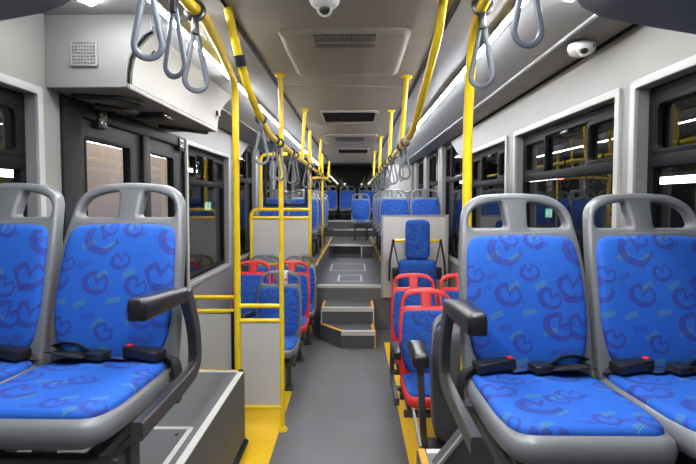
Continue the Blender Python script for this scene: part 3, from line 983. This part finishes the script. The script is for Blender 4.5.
for s in (-1, 1):
    b = BM(); box(b, s * 0.275 - 0.016, s * 0.275 + 0.016, 0.005, 0.045, 1.08, 1.145, 0.006); finish(b, 'strap_anchor', 'black', wc)
    b = BM()
    sweep(b, [(s * 0.28, 0.02, 1.10), (s * 0.315, 0.0, 0.9), (s * 0.325, -0.02, 0.66)], rect(0.002, 0.013), up=(0, 1, 0))
    sweep(b, [(s * 0.27, 0.02, 1.10), (s * 0.215, 0.0, 0.85), (s * 0.20, 0.0, 0.78)], rect(0.002, 0.008), up=(0, 1, 0))
    finish(b, 'strap', 'webbing', wc)
    b = BM(); box(b, s * 0.24 - 0.045, s * 0.24 + 0.045, -0.03, 0.04, 0.68, 0.82, 0.012); finish(b, 'reel', 'black', wc)

# ------------------------------------------------------------------ seats
def yb(z):
    return 0.27 * (z - 0.40) + 0.10 * max(0.0, 0.47 - z) ** 1.5 - 0.02 * math.sin(min(1, max(0, (z - 0.4) / 0.55)) * PI)


def back_f3(a, b_, c):
    # a across, b height, c towards the sitter
    return Vector((a, yb(b_) - c - 0.25 * a * a, b_))


back_out = densify(outline_rounded([(-0.196, 0.34), (0.196, 0.34), (0.202, 0.50), (0.199, 0.74), (0.176, 0.905), (0.120, 0.948), (0.0, 0.957), (-0.120, 0.948), (-0.176, 0.905), (-0.199, 0.74), (-0.202, 0.50)],
                                   [0.05, 0.05, 0.06, 0.08, 0.055, 0.05, 0.05, 0.05, 0.055, 0.08, 0.06], 5), 0.035)
hole_r = densify(outline_rounded([(0.034, 0.838), (0.161, 0.838), (0.158, 0.875), (0.142, 0.901), (0.100, 0.918), (0.042, 0.926)], [0.014, 0.02, 0.02, 0.02, 0.03, 0.014], 4), 0.03)
hole_l = [(-a, c) for a, c in hole_r][::-1]
MESH = {}


def seat_mesh(part, mtl):
    k = (part, mtl)
    if k in MESH:
        return MESH[k]
    if part == 'backrest':
        me = plate('backrest', back_out, [hole_r, hole_l], 0.026, 0.013, lambda a, b_, c: back_f3(a, b_, c), 3)
    elif part == 'back_cushion':
        ol = densify(outline_rounded([(-0.162, 0.408), (0.162, 0.408), (0.187, 0.55), (0.178, 0.745), (0.165, 0.812), (0, 0.820), (-0.165, 0.812), (-0.178, 0.745), (-0.187, 0.55)], [0.07, 0.07, 0.10, 0.05, 0.035, 0.05, 0.035, 0.05, 0.05], 5), 0.03)
        me = pad(ol, [(0.0, 0.02), (0.0, 0.034), (0.004, 0.041), (0.014, 0.046)], back_f3, True, 'back_cushion', 6, 0.008)
    elif part == 'seat_shell':
        ol = densify(outline_rounded([(-0.198, 0.03), (-0.202, -0.10), (-0.203, -0.33), (-0.186, -0.445), (0.186, -0.445), (0.203, -0.33), (0.202, -0.10), (0.198, 0.03)], [0.06, 0.06, 0.07, 0.07, 0.07, 0.07, 0.06, 0.06], 5), 0.04)
        me = pad(ol, [(0.045, 0.312), (0.018, 0.318), (0.003, 0.332), (0.0, 0.352), (0.004, 0.370), (0.012, 0.380), (0.025, 0.384)], lambda a, c, d: Vector((a, c, d + 0.02 * (-c / 0.44))), False, 'seat_shell', 2)
    elif part == 'seat_cushion':
        ol = densify(outline_rounded([(-0.178, -0.015), (-0.186, -0.10), (-0.186, -0.33), (-0.168, -0.415), (0.168, -0.415), (0.186, -0.33), (0.186, -0.10), (0.178, -0.015)], [0.04, 0.05, 0.06, 0.05, 0.05, 0.06, 0.05, 0.04], 5), 0.03)
        me = pad(ol, [(0.0, 0.378), (0.0, 0.388), (0.004, 0.396), (0.014, 0.402)], lambda a, c, d: Vector((a, c, d + 0.02 * (-c / 0.44))), True, 'seat_cushion', 6, 0.006)
    elif part == 'frame':
        bb = BM()
        for x in (-0.17, 0.17):
            sweep(bb, [(x, 0.05, 0.285), (x, -0.38, 0.285)], rect(0.014, 0.014, 0.003))
        for y in (-0.36, 0.0):
            sweep(bb, [(-0.20, y, 0.270), (0.20, y, 0.270)], rect(0.016, 0.016, 0.003))
        bmesh.ops.recalc_face_normals(bb, faces=bb.faces)
        me = bpy.data.meshes.new('frame'); bb.to_mesh(me); bb.free()
    elif part.startswith('leg'):
        drop = float(part.split('|')[1]); x = float(part.split('|')[2])
        bb = BM()
        sweep(bb, [(x, -0.17, 0.275), (x, -0.17, -drop + 0.006)], rect(0.03, 0.018, 0.004))
        box(bb, x - 0.04, x + 0.04, -0.25, -0.09, -drop, -drop + 0.01, 0.003)
        sweep(bb, [(x, -0.36, 0.27), (x, 0.0, 0.27)], rect(0.014, 0.018, 0.003))
        bmesh.ops.recalc_face_normals(bb, faces=bb.faces)
        me = bpy.data.meshes.new('leg'); bb.to_mesh(me); bb.free()
    elif part.startswith('armrest'):
        s = float(part.split('|')[1])
        sg = 1 if s > 0 else -1
        ol = outline_rounded([(sg * 0.022, 0.0), (sg * 0.022, -0.30), (-sg * 0.026, -0.30), (-sg * 0.062, 0.0)], [0.02, 0.012, 0.012, 0.03], 4)
        me = pad(ol, [(0.005, -0.020), (0.001, -0.016), (0.0, 0.004), (0.002, 0.013), (0.007, 0.018)], lambda a, c, d: Vector((a + s, c - 0.05, d * (1.0 + 0.4 * (-c / 0.30)) + 0.612 - 0.022 * (c / 0.30))), False, 'armrest', 2, 0.003)
    elif part.startswith('arm_bar'):
        s = float(part.split('|')[1])
        bb = BM()
        pts_ = fillet([(s, -0.045, 0.615), (s, 0.03, 0.48), (s, 0.035, 0.355), (s, -0.07, 0.345), (s, -0.36, 0.345)], 0.09, 7)
        sweep(bb, pts_, rect(0.023, 0.015, 0.004), up=(0, 0.3, 1) if False else None)
        box(bb, min(s, 0.19 * (1 if s > 0 else -1)), max(s, 0.19 * (1 if s > 0 else -1)), -0.15, -0.11, 0.325, 0.345)
        bmesh.ops.recalc_face_normals(bb, faces=bb.faces)
        me = bpy.data.meshes.new('arm_bar'); bb.to_mesh(me); bb.free()
    MESH[k] = me
    return me


def seat(label, loc, shell='shell', arms=(), drop=0.0, group=None, rz=0.0, name='bus_seat', legs=(-0.12, 0.12), brk=0):
    t = thing(name, label, 'seat', loc, rz, group)
    link('backrest', seat_mesh('backrest', shell), shell, t, 45)
    link('back_cushion', seat_mesh('back_cushion', 'fabric'), 'fabric', t, 60)
    link('seat_shell', seat_mesh('seat_shell', shell), shell, t, 60)
    link('seat_cushion', seat_mesh('seat_cushion', 'fabric'), 'fabric', t, 60)
    link('frame', seat_mesh('frame', 'metal'), 'metal', t)
    for x in legs:
        link('leg', seat_mesh('leg|%.3f|%.3f' % (drop, x), 'metal'), 'metal', t)
    if brk:
        bb = BM(); x1 = 0.19 if brk > 0.5 else brk
        sweep(bb, [(-0.20, -0.30, 0.245), (x1, -0.30, 0.245)], rect(0.02, 0.014, 0.003)); sweep(bb, [(-0.20, -0.05, 0.245), (x1, -0.05, 0.245)], rect(0.02, 0.014, 0.003))
        box(bb, x1 - 0.03, x1, -0.33, -0.02, 0.0, 0.26, 0.004)
        finish(bb, 'bracket', 'metal', t)
    for s in arms:
        link('armrest', seat_mesh('armrest|%.3f' % s, 'black'), 'black', t, 60)
        link('arm_bar', seat_mesh('arm_bar|%.3f' % s, 'metal'), 'metal', t)
    return t


def belt(t, side, wrap=True):
    """lap belt parts; side is where the buckle strap wraps the shell"""
    s = side
    def rib(name, pts_, w=0.022, parent=t, up=(0, 0, 1)):
        bb = BM(); sweep(bb, fillet(pts_, 0.03, 4), rect(0.0016, w), up=up); return finish(bb, name, 'webbing', parent)
    a = rib('seat_belt', [(s * 0.165, -0.035, 0.42), (s * 0.205, -0.045, 0.408), (s * 0.219, -0.06, 0.37), (s * 0.216, -0.075, 0.30)] if wrap else [(s * 0.14, -0.05, 0.422), (s * 0.165, -0.04, 0.42), (s * 0.180, -0.02, 0.41)], 0.023, up=(s * 0.75, 0, 0.66))
    bb = BM(); box(bb, -0.062, 0.062, -0.025, 0.025, -0.015, 0.015, 0.006)
    bb.transform(Matrix.Translation((s * 0.115, -0.055, 0.432)) @ Matrix.Rotation(-s * 0.25, 4, 'Z') @ Matrix.Rotation(s * 0.08, 4, 'Y')); k = finish(bb, 'belt_buckle', 'black', t)
    bb = BM(); box(bb, -0.009, 0.009, -0.014, 0.014, -0.002, 0.018, 0.003)
    bb.transform(Matrix.Translation((s * 0.066, -0.043, 0.436)) @ Matrix.Rotation(-s * 0.25, 4, 'Z')); finish(bb, 'release_button', 'redbutton', k)
    bb = BM(); box(bb, -0.035, 0.035, -0.017, 0.017, -0.002, 0.002, 0.001)
    bb.transform(Matrix.Translation((s * 0.035, -0.06, 0.421)) @ Matrix.Rotation(-s * 0.3, 4, 'Z')); k2 = finish(bb, 'belt_tongue', 'chrome', t)
    bb = BM(); box(bb, -0.03, 0.03, -0.024, 0.024, -0.009, 0.014, 0.005)
    bb.transform(Matrix.Translation((-s * 0.02, -0.07, 0.426)) @ Matrix.Rotation(-s * 0.3, 4, 'Z')); finish(bb, 'tongue_grip', 'black', k2)
    rib('seat_belt', [(-s * 0.03, -0.07, 0.424), (-s * 0.09, -0.06, 0.428), (-s * 0.15, -0.04, 0.430), (-s * 0.168, -0.025, 0.428), (-s * 0.176, -0.01, 0.40)], 0.022)
    rib('seat_belt', [(-s * 0.04, -0.05, 0.428), (-s * 0.09, -0.03, 0.445), (-s * 0.13, -0.035, 0.452), (-s * 0.17, -0.03, 0.435)], 0.026, up=(0.1, 0.5, 0.8))
    rib('seat_belt', [(-s * 0.05, -0.085, 0.427), (-s * 0.10, -0.095, 0.437), (-s * 0.15, -0.075, 0.437), (-s * 0.172, -0.05, 0.425)], 0.024, up=(0.2, 0.2, 0.9))


FZ = 0.668
G1 = 'large front seats with lap belts'
t = seat('front left aisle seat, blue cushions and grey shell, black armrest at its right', (-0.755, 1.40, FZ + 0.036), arms=(0.238,), drop=FZ + 0.036 - BOXZ - 0.003, group=G1); belt(t, 1)
t = seat('front left window seat, cut by the left picture edge, blue and grey', (-1.172, 1.40, FZ + 0.036), drop=FZ + 0.036 - BOXZ - 0.003, group=G1); belt(t, 1, False)
t = seat('front right aisle seat, blue cushions and grey shell, black armrest at its left', (0.54, 1.412, FZ), arms=(-0.248,), drop=FZ - BXR - 0.003, group=G1); belt(t, -1)
pdl = BM()
poly_prism(pdl, [(-0.21, BXR - FZ + 0.003), (-0.07, 0.0), (0.19, 0.0), (0.19, BXR - FZ + 0.003)], 'y', 0.40, 0.47); finish(pdl, 'pedestal', 'riser', t)
pdl = BM()
sweep(pdl, [(-0.212, 0.396, BXR - FZ + 0.004), (-0.072, 0.396, 0.002)], rect(0.006, 0.008)); finish(pdl, 'pedestal_edge', 'grille', t)
for xx in (-0.03, 0.15):
    pdl = BM(); sweep(pdl, [(xx, 0.44, 0.0), (xx, 0.10, 0.27)], rect(0.016, 0.012, 0.003)); finish(pdl, 'brace', 'metal', t)
t = seat('front right window seat beside the nearest window, cut by the right picture edge', (0.955, 1.412, FZ), drop=FZ - BXR - 0.003, group=G1); belt(t, -1, False)

G2 = 'low floor seats beside the aisle'
seat('single grey framed blue seat behind the low yellow partition left of the aisle', (-0.675, 3.95, 0), arms=(-0.25,), group=G2)
seat('left red framed blue seat nearer the aisle, right half of the red pair', (-0.665, 4.62, 0), 'red', group=G2)
seat('left red framed blue seat by the window, behind the thick yellow stanchion', (-1.075, 4.62, 0), 'red', group=G2)
seat('grey framed blue seat behind the left red pair, nearer the aisle', (-0.64, 5.15, 0), group=G2)
seat('grey framed blue seat behind the left red pair, nearer the window', (-1.055, 5.15, 0), group=G2)
seat('front red framed blue seat right of the aisle with black armrest', (0.515, 3.11, 0), 'red', legs=(), brk=0.655, arms=(-0.25,), group=G2)
seat('second red framed blue seat right of the aisle, behind the front red one', (0.515, 3.80, 0), 'red', legs=(), brk=0.655, group=G2)
seat('red framed blue seat by the right windows, mostly hidden by the front seat', (0.925, 3.80, 0), 'red', legs=(), brk=0.245, group=G2)

# folding seat behind the front right pair: its cushion is tipped up
fs = thing('folding_seat', 'dark grey tip-up seat, folded, just behind the front right seats', 'seat', (0.62, 2.42, 0))
link('backrest', seat_mesh('backrest', 'shell'), 'shell', fs, 45)
link('back_cushion', seat_mesh('back_cushion', 'fabric'), 'fabric', fs, 60)
def fold(a, c, d):
    # cushion turned up against the back: c runs up, d towards the camera
    return Vector((a, -0.05 + 0.17 * (-c) - (0.40 - d) * 1.3, 0.42 + (-c) * 1.12))
ol = densify(outline_rounded([(-0.205, 0.07), (-0.210, -0.10), (-0.205, -0.33), (-0.180, -0.455), (0.180, -0.455), (0.205, -0.33), (0.210, -0.10), (0.205, 0.07)], [0.06, 0.06, 0.07, 0.07, 0.07, 0.07, 0.06, 0.06], 5), 0.04)
me = pad(ol, [(0.02, 0.40), (0.003, 0.385), (0.0, 0.36), (0.006, 0.335), (0.03, 0.315)], fold, False, 'folded_shell', 4, -0.02)
link('seat_shell', me, 'darkshell', fs, 60)
ol2 = [(a * 0.92, c * 0.95) for a, c in ol]
me = pad(ol2, [(0.0, 0.398), (0.0, 0.412), (0.012, 0.424)], fold, True, 'folded_cushion', 3, 0.004)
link('seat_cushion', me, 'fabric', fs, 60)
b = BM(); box(b, -0.265, 0.20, -0.16, -0.05, 0.27, 0.33, 0.006); finish(b, 'frame', 'black', fs)
for x in (-0.12, 0.15):
    b = BM(); box(b, x - 0.018, x + 0.018, -0.13, -0.09, 0.0, 0.28); finish(b, 'leg', 'metal', fs)
ol = outline_rounded([(-0.046, 0.0), (-0.040, -0.22), (0.040, -0.22), (0.046, 0.0)], [0.016, 0.02, 0.02, 0.016], 4)
me = pad(ol, [(0.006, -0.026), (0.001, -0.020), (0.0, 0.0), (0.003, 0.012), (0.010, 0.018)], lambda a, c, d: Vector((a - 0.300, c - 0.08, d * (1 + 0.5 * (-c / 0.25)) + 0.85 - 0.1 * (-c))), False, 'fold_arm', 2, 0.003)
link('armrest', me, 'black', fs, 60)
b = BM(); sweep(b, fillet([(-0.300, -0.25, 0.81), (-0.285, -0.25, 0.5), (-0.25, -0.11, 0.30)], 0.1), rect(0.016, 0.016, 0.003)); finish(b, 'arm_bar', 'metal', fs)
b = BM(); sweep(b, [(-0.272, 0.20, 0.36), (-0.272, -0.10, 0.30)], rect(0.010, 0.006)); finish(b, 'side_strip', 'grille', fs)

# raised rear seats
rows = ['first', 'second', 'third', 'fourth']
for i in range(4):
    for x, w in ((-0.70, 'aisle'), (-1.11, 'window')):
        seat('rear left platform seat, %s side, %s row behind the glass partition' % (w, rows[i]), (x, 6.22 + 0.78 * i, 0.797), group='seats on the rear left platform')
for i in range(4):
    for x, w in ((0.535, 'aisle'), (0.945, 'window')):
        if i == 3 and w == 'window':
            continue
        seat('rear right platform seat, %s side, %s row behind the pale panel' % (w, rows[i]), (x, 5.98 + 0.78 * i, 0.797), group='seats on the rear right platform')
seat('single grey framed blue seat in the middle of the rear aisle', (0.13, 9.35, 0.786))
for i, x in enumerate((-1.08, -0.62, -0.17, 0.29, 0.745)):
    seat('back row seat along the rear wall, %s from the left' % ords[i].replace('nearest', 'first'), (x, 10.95, 1.0), drop=-0.121, group='back row seats', legs=(-0.12, 0.12))

# ------------------------------------------------------------------ strap handles
def handle_mesh(k):
    key = 'handle%s' % k
    if key in MESH:
        return MESH[key]
    L_, near = (0.312, True) if k == 'near' else (0.24, False)
    sc_ = 1.0 if near else 0.78
    w, h = (0.042 if near else 0.036), 0.23 * sc_
    zb = -L_
    pts_ = []
    for i in range(25):                      # round bottom
        a = math.radians(195 + 150 * i / 24) if False else math.radians(168 + 204 * i / 24)
        pts_.append((w * math.cos(a), 0, zb + w + w * math.sin(a)))
    xe, ze = pts_[-1][0], pts_[-1][2]
    for i in range(1, 9):                    # straight sides that close at the top
        t_ = i / 8
        pts_.append((xe + (0.006 - xe) * t_, 0, ze + (zb + h - ze) * t_ - 0.012 * math.sin(PI * t_) * 0))
    for i in range(0, 8):
        t_ = i / 8
        pts_.append((-0.006 + (-xe + 0.006) * t_, 0, zb + h + (ze - zb - h) * t_))
    sec = [(0.0035 * c, 0.0105 * s2) for c, s2 in circ(1.0, 12)] if near else [(0.0037 * c, 0.0075 * s2) for c, s2 in circ(1.0, 8)]
    bb = BM(); sweep(bb, pts_, sec, closed=True, up=None)
    bmesh.ops.recalc_face_normals(bb, faces=bb.faces)
    loop = bpy.data.meshes.new('loop'); bb.to_mesh(loop); bb.free()
    bb = BM(); box(bb, -0.013 * sc_, 0.013 * sc_, -0.012, 0.012, zb + h - 0.012, zb + h + 0.055 * sc_, 0.005)
    bmesh.ops.recalc_face_normals(bb, faces=bb.faces)
    grip = bpy.data.meshes.new('grip'); bb.to_mesh(grip); bb.free()
    bb = BM(); box(bb, -0.010, 0.010, -0.004, 0.004, zb + h + 0.03, -0.018)
    bmesh.ops.recalc_face_normals(bb, faces=bb.faces)
    web = bpy.data.meshes.new('web'); bb.to_mesh(web); bb.free()
    bb = BM()
    rr_ = 0.028 if near else 0.0225
    ring = [(rr_ * math.cos(2 * PI * i / 18), 0, rr_ * math.sin(2 * PI * i / 18)) for i in range(18)]
    sweep(bb, ring, rect(0.004 if near else 0.003, 0.016 if near else 0.010, 0.002), closed=True)
    bmesh.ops.recalc_face_normals(bb, faces=bb.faces)
    cl = bpy.data.meshes.new('cl'); bb.to_mesh(cl); bb.free()
    MESH[key] = (loop, grip, web, cl)
    return MESH[key]


def handle(label, loc, k, rz=0.0, tilt=0.0, group='strap handles on the rails'):
    t = thing('hanging_strap', label, 'strap handle', loc, 0, group)
    t.rotation_euler = (0, 0, 0)
    loop, grip, web, cl = handle_mesh(k)
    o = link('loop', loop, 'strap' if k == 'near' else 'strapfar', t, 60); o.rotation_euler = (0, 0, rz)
    o = link('grip', grip, 'black' if k == 'near' else 'strap', t); o.rotation_euler = (0, 0, rz)
    o = link('webbing', web, 'webbing', t)
    o = link('clamp', cl, 'black', t, 60)
    return t


onms = ['first', 'second', 'third', 'fourth', 'fifth', 'sixth', 'seventh', 'eighth', 'ninth', 'tenth']
for i, (y, rz) in enumerate(((1.386, 0.1), (1.59, -0.35), (1.80, 0.5))):
    handle('large dark strap loop hanging at the top left, %s from the left' % onms[i], (-0.63, y, 2.345), 'near', rz)
for i, (y, rz) in enumerate(((1.33, 0.15), (1.80, -0.5))):
    handle('large dark strap loop hanging at the top right, %s' % ('the nearer, right one' if i == 0 else 'beside the yellow stanchion'), (0.50, y, 2.36), 'near', rz)
for i, y in enumerate((2.42, 2.78, 2.95, 3.5, 3.75, 4.6, 5.0, 5.9, 6.6, 7.4)):
    z = RZ if y > 2.6 else 2.035
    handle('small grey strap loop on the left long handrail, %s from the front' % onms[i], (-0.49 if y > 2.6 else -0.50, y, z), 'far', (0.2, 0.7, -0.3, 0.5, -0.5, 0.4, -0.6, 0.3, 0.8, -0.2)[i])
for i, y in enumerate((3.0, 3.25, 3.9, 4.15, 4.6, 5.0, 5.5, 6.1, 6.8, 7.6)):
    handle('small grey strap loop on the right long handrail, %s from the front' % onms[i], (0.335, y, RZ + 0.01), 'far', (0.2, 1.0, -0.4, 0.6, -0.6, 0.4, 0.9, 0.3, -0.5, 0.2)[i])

# ------------------------------------------------------------------ the depot outside
ex = struct('floor_exterior', 'dark concrete depot floor outside the bus', 'floor')
b = BM(); box(b, -7, 7, -3, 18, -0.45, -0.40); finish(b, 'exterior_slab', 'concrete', ex)
for (nm, x0, x1, y0, y1, lb) in (('wall_exterior_right', 4.5, 4.7, -1.0, 18, 'dark depot wall outside on the right'), ('wall_exterior_left', -5.2, -5.0, -1.0, 18, 'dark depot wall outside on the left'), ('wall_exterior_rear', -7, 7, 17.8, 18, 'dark depot wall behind the bus')):
    s = struct(nm, lb, 'wall'); b = BM(); box(b, x0, x1, y0, y1, -0.4, 5.0); finish(b, 'exterior_panel', 'concrete', s)
s = struct('ceiling_exterior', 'dark depot roof above the bus', 'ceiling'); b = BM(); box(b, -7, 7, -1.0, 18, 5.0, 5.1); finish(b, 'exterior_roof', 'concrete', s)
s = struct('wall_exterior_pale', 'pale pink lit panel outside the left door glass', 'wall')
b = BM(); box(b, -2.75, -2.65, 3.6, 6.75, -0.4, 3.2); finish(b, 'exterior_pale_panel', 'coach', s)
b = BM()
for y in (5.55, 6.35):
    box(b, -2.652, -2.62, y, y + 0.05, -0.4, 3.2)
finish(b, 'exterior_mullion', 'frame', s)


def depot_tube(label, c, ln, axis='y', wid=0.036):
    t = thing('fluorescent_lamp', label, 'lamp', c, group='depot tube lamps outside')
    a = Vector((0, ln / 2, 0)) if axis == 'y' else Vector((ln / 2, 0, 0))
    bb = BM(); sweep(bb, [-a, a], circ(wid, 10)); finish(bb, 'tube', 'tube', t)
    bb = BM(); sweep(bb, [-a + Vector((0, 0, wid + 0.02)), a + Vector((0, 0, wid + 0.02))], rect(0.02, wid * 1.6)); finish(bb, 'lamp_housing', 'white', t)
    bb = BM(); sweep(bb, [Vector((0, 0, wid + 0.03)), Vector((0, 0, 4.99 - c[2]))], circ(0.012, 6)); finish(bb, 'hanger', 'frame', t)
    return t


depot_tube('white tube lamp outside the nearest right window', (3.2, 4.72, 1.80), 1.1)
depot_tube('white tube lamp outside the front left window', (-3.4, 4.2, 1.86), 1.5)
depot_tube('white tube lamp outside the second right window', (3.45, 8.35, 1.99), 1.2)
depot_tube('white tube lamp outside behind the left door window', (-3.6, 9.6, 2.25), 1.2)
depot_tube('white tube lamp far outside the fourth right window', (3.0, 12.2, 2.1), 1.2)

def exit_sign(label, c):
    t = thing('exit_sign', label, 'sign', c, group='green exit signs outside')
    bb = BM(); box(bb, -0.055, 0.055, 0.0, 0.03, -0.075, 0.075, 0.006); finish(bb, 'face', 'green', t)
    bb = BM()                                  # running figure beside a door
    lathe(bb, [(0.014, -0.003), (0.014, 0.003)], (-0.02, -0.004, 0.045), 12, 'y')
    for a, e in (((-0.022, 0.028), (-0.032, -0.012)), ((-0.032, -0.012), (-0.005, -0.030)), ((-0.005, -0.030), (-0.012, -0.055)), ((-0.032, -0.012), (-0.048, -0.045)), ((-0.022, 0.024), (0.008, 0.005)), ((-0.022, 0.024), (-0.046, 0.005))):
        sweep(bb, [(a[0], -0.003, a[1]), (e[0], -0.003, e[1])], rect(0.006, 0.002))
    box(bb, 0.022, 0.045, -0.005, 0.0, -0.06, 0.06)
    finish(bb, 'figure', 'signwhite', t)
    bb = BM(); tube(bb, [(0, 0.03, 0.07), (0, 0.03, 4.99 - c[2])], 0.01); finish(bb, 'hanger', 'frame', t)
    return t


exit_sign('green running figure exit sign outside the second right window', (3.20, 7.45, 1.385))
exit_sign('green running figure exit sign outside the window behind the left door', (-2.62, 8.0, 1.49))
t = thing('beacon_lamp', 'small red glowing lamp outside the second right window', 'lamp', (3.45, 7.6, 1.99))
b = BM(); lathe(b, [(0.02, -0.05), (0.05, -0.03), (0.055, 0.0), (0.05, 0.03), (0.02, 0.05)], (0, 0, 0), 16); finish(b, 'globe', 'beacon', t)
b = BM(); tube(b, [(0, 0, 0.05), (0, 0, 3.0)], 0.01); finish(b, 'hanger', 'frame', t)

# ------------------------------------------------------------------ lights and world
def area(name, loc, rot, sx, sy, power, col=(1, 1, 1)):
    l = bpy.data.lights.new(name, 'AREA')
    l.shape = 'RECTANGLE'; l.size = sx; l.size_y = sy; l.energy = power; l.color = col
    o = bpy.data.objects.new(name, l); COL.objects.link(o); o.location = loc; o.rotation_euler = rot
    return o


area('panel_fill_light', (-1.9, 5.2, 3.6), (0, math.radians(38), 0), 0.3, 2.6, 42, (1.0, 0.92, 0.85))  # unseen fill light added to brighten the pale panel outside the door

w = bpy.data.worlds.new('world'); scene.world = w
w.use_nodes = True
bg = w.node_tree.nodes['Background']
bg.inputs['Color'].default_value = (0.75, 0.82, 1.0, 1)
bg.inputs['Strength'].default_value = 0.18

scene.view_settings.view_transform = 'Standard'
scene.view_settings.look = 'None'
scene.view_settings.gamma = 1.0
scene.view_settings.use_curve_mapping = False
scene.view_settings.exposure = 0.92
scene.cycles.use_denoising = True
scene.cycles.denoiser = 'OPENIMAGEDENOISE'
scene.cycles.max_bounces = 8
scene.cycles.diffuse_bounces = 4
scene.cycles.glossy_bounces = 4
scene.cycles.transparent_max_bounces = 16
scene.cycles.sample_clamp_indirect = 6.0
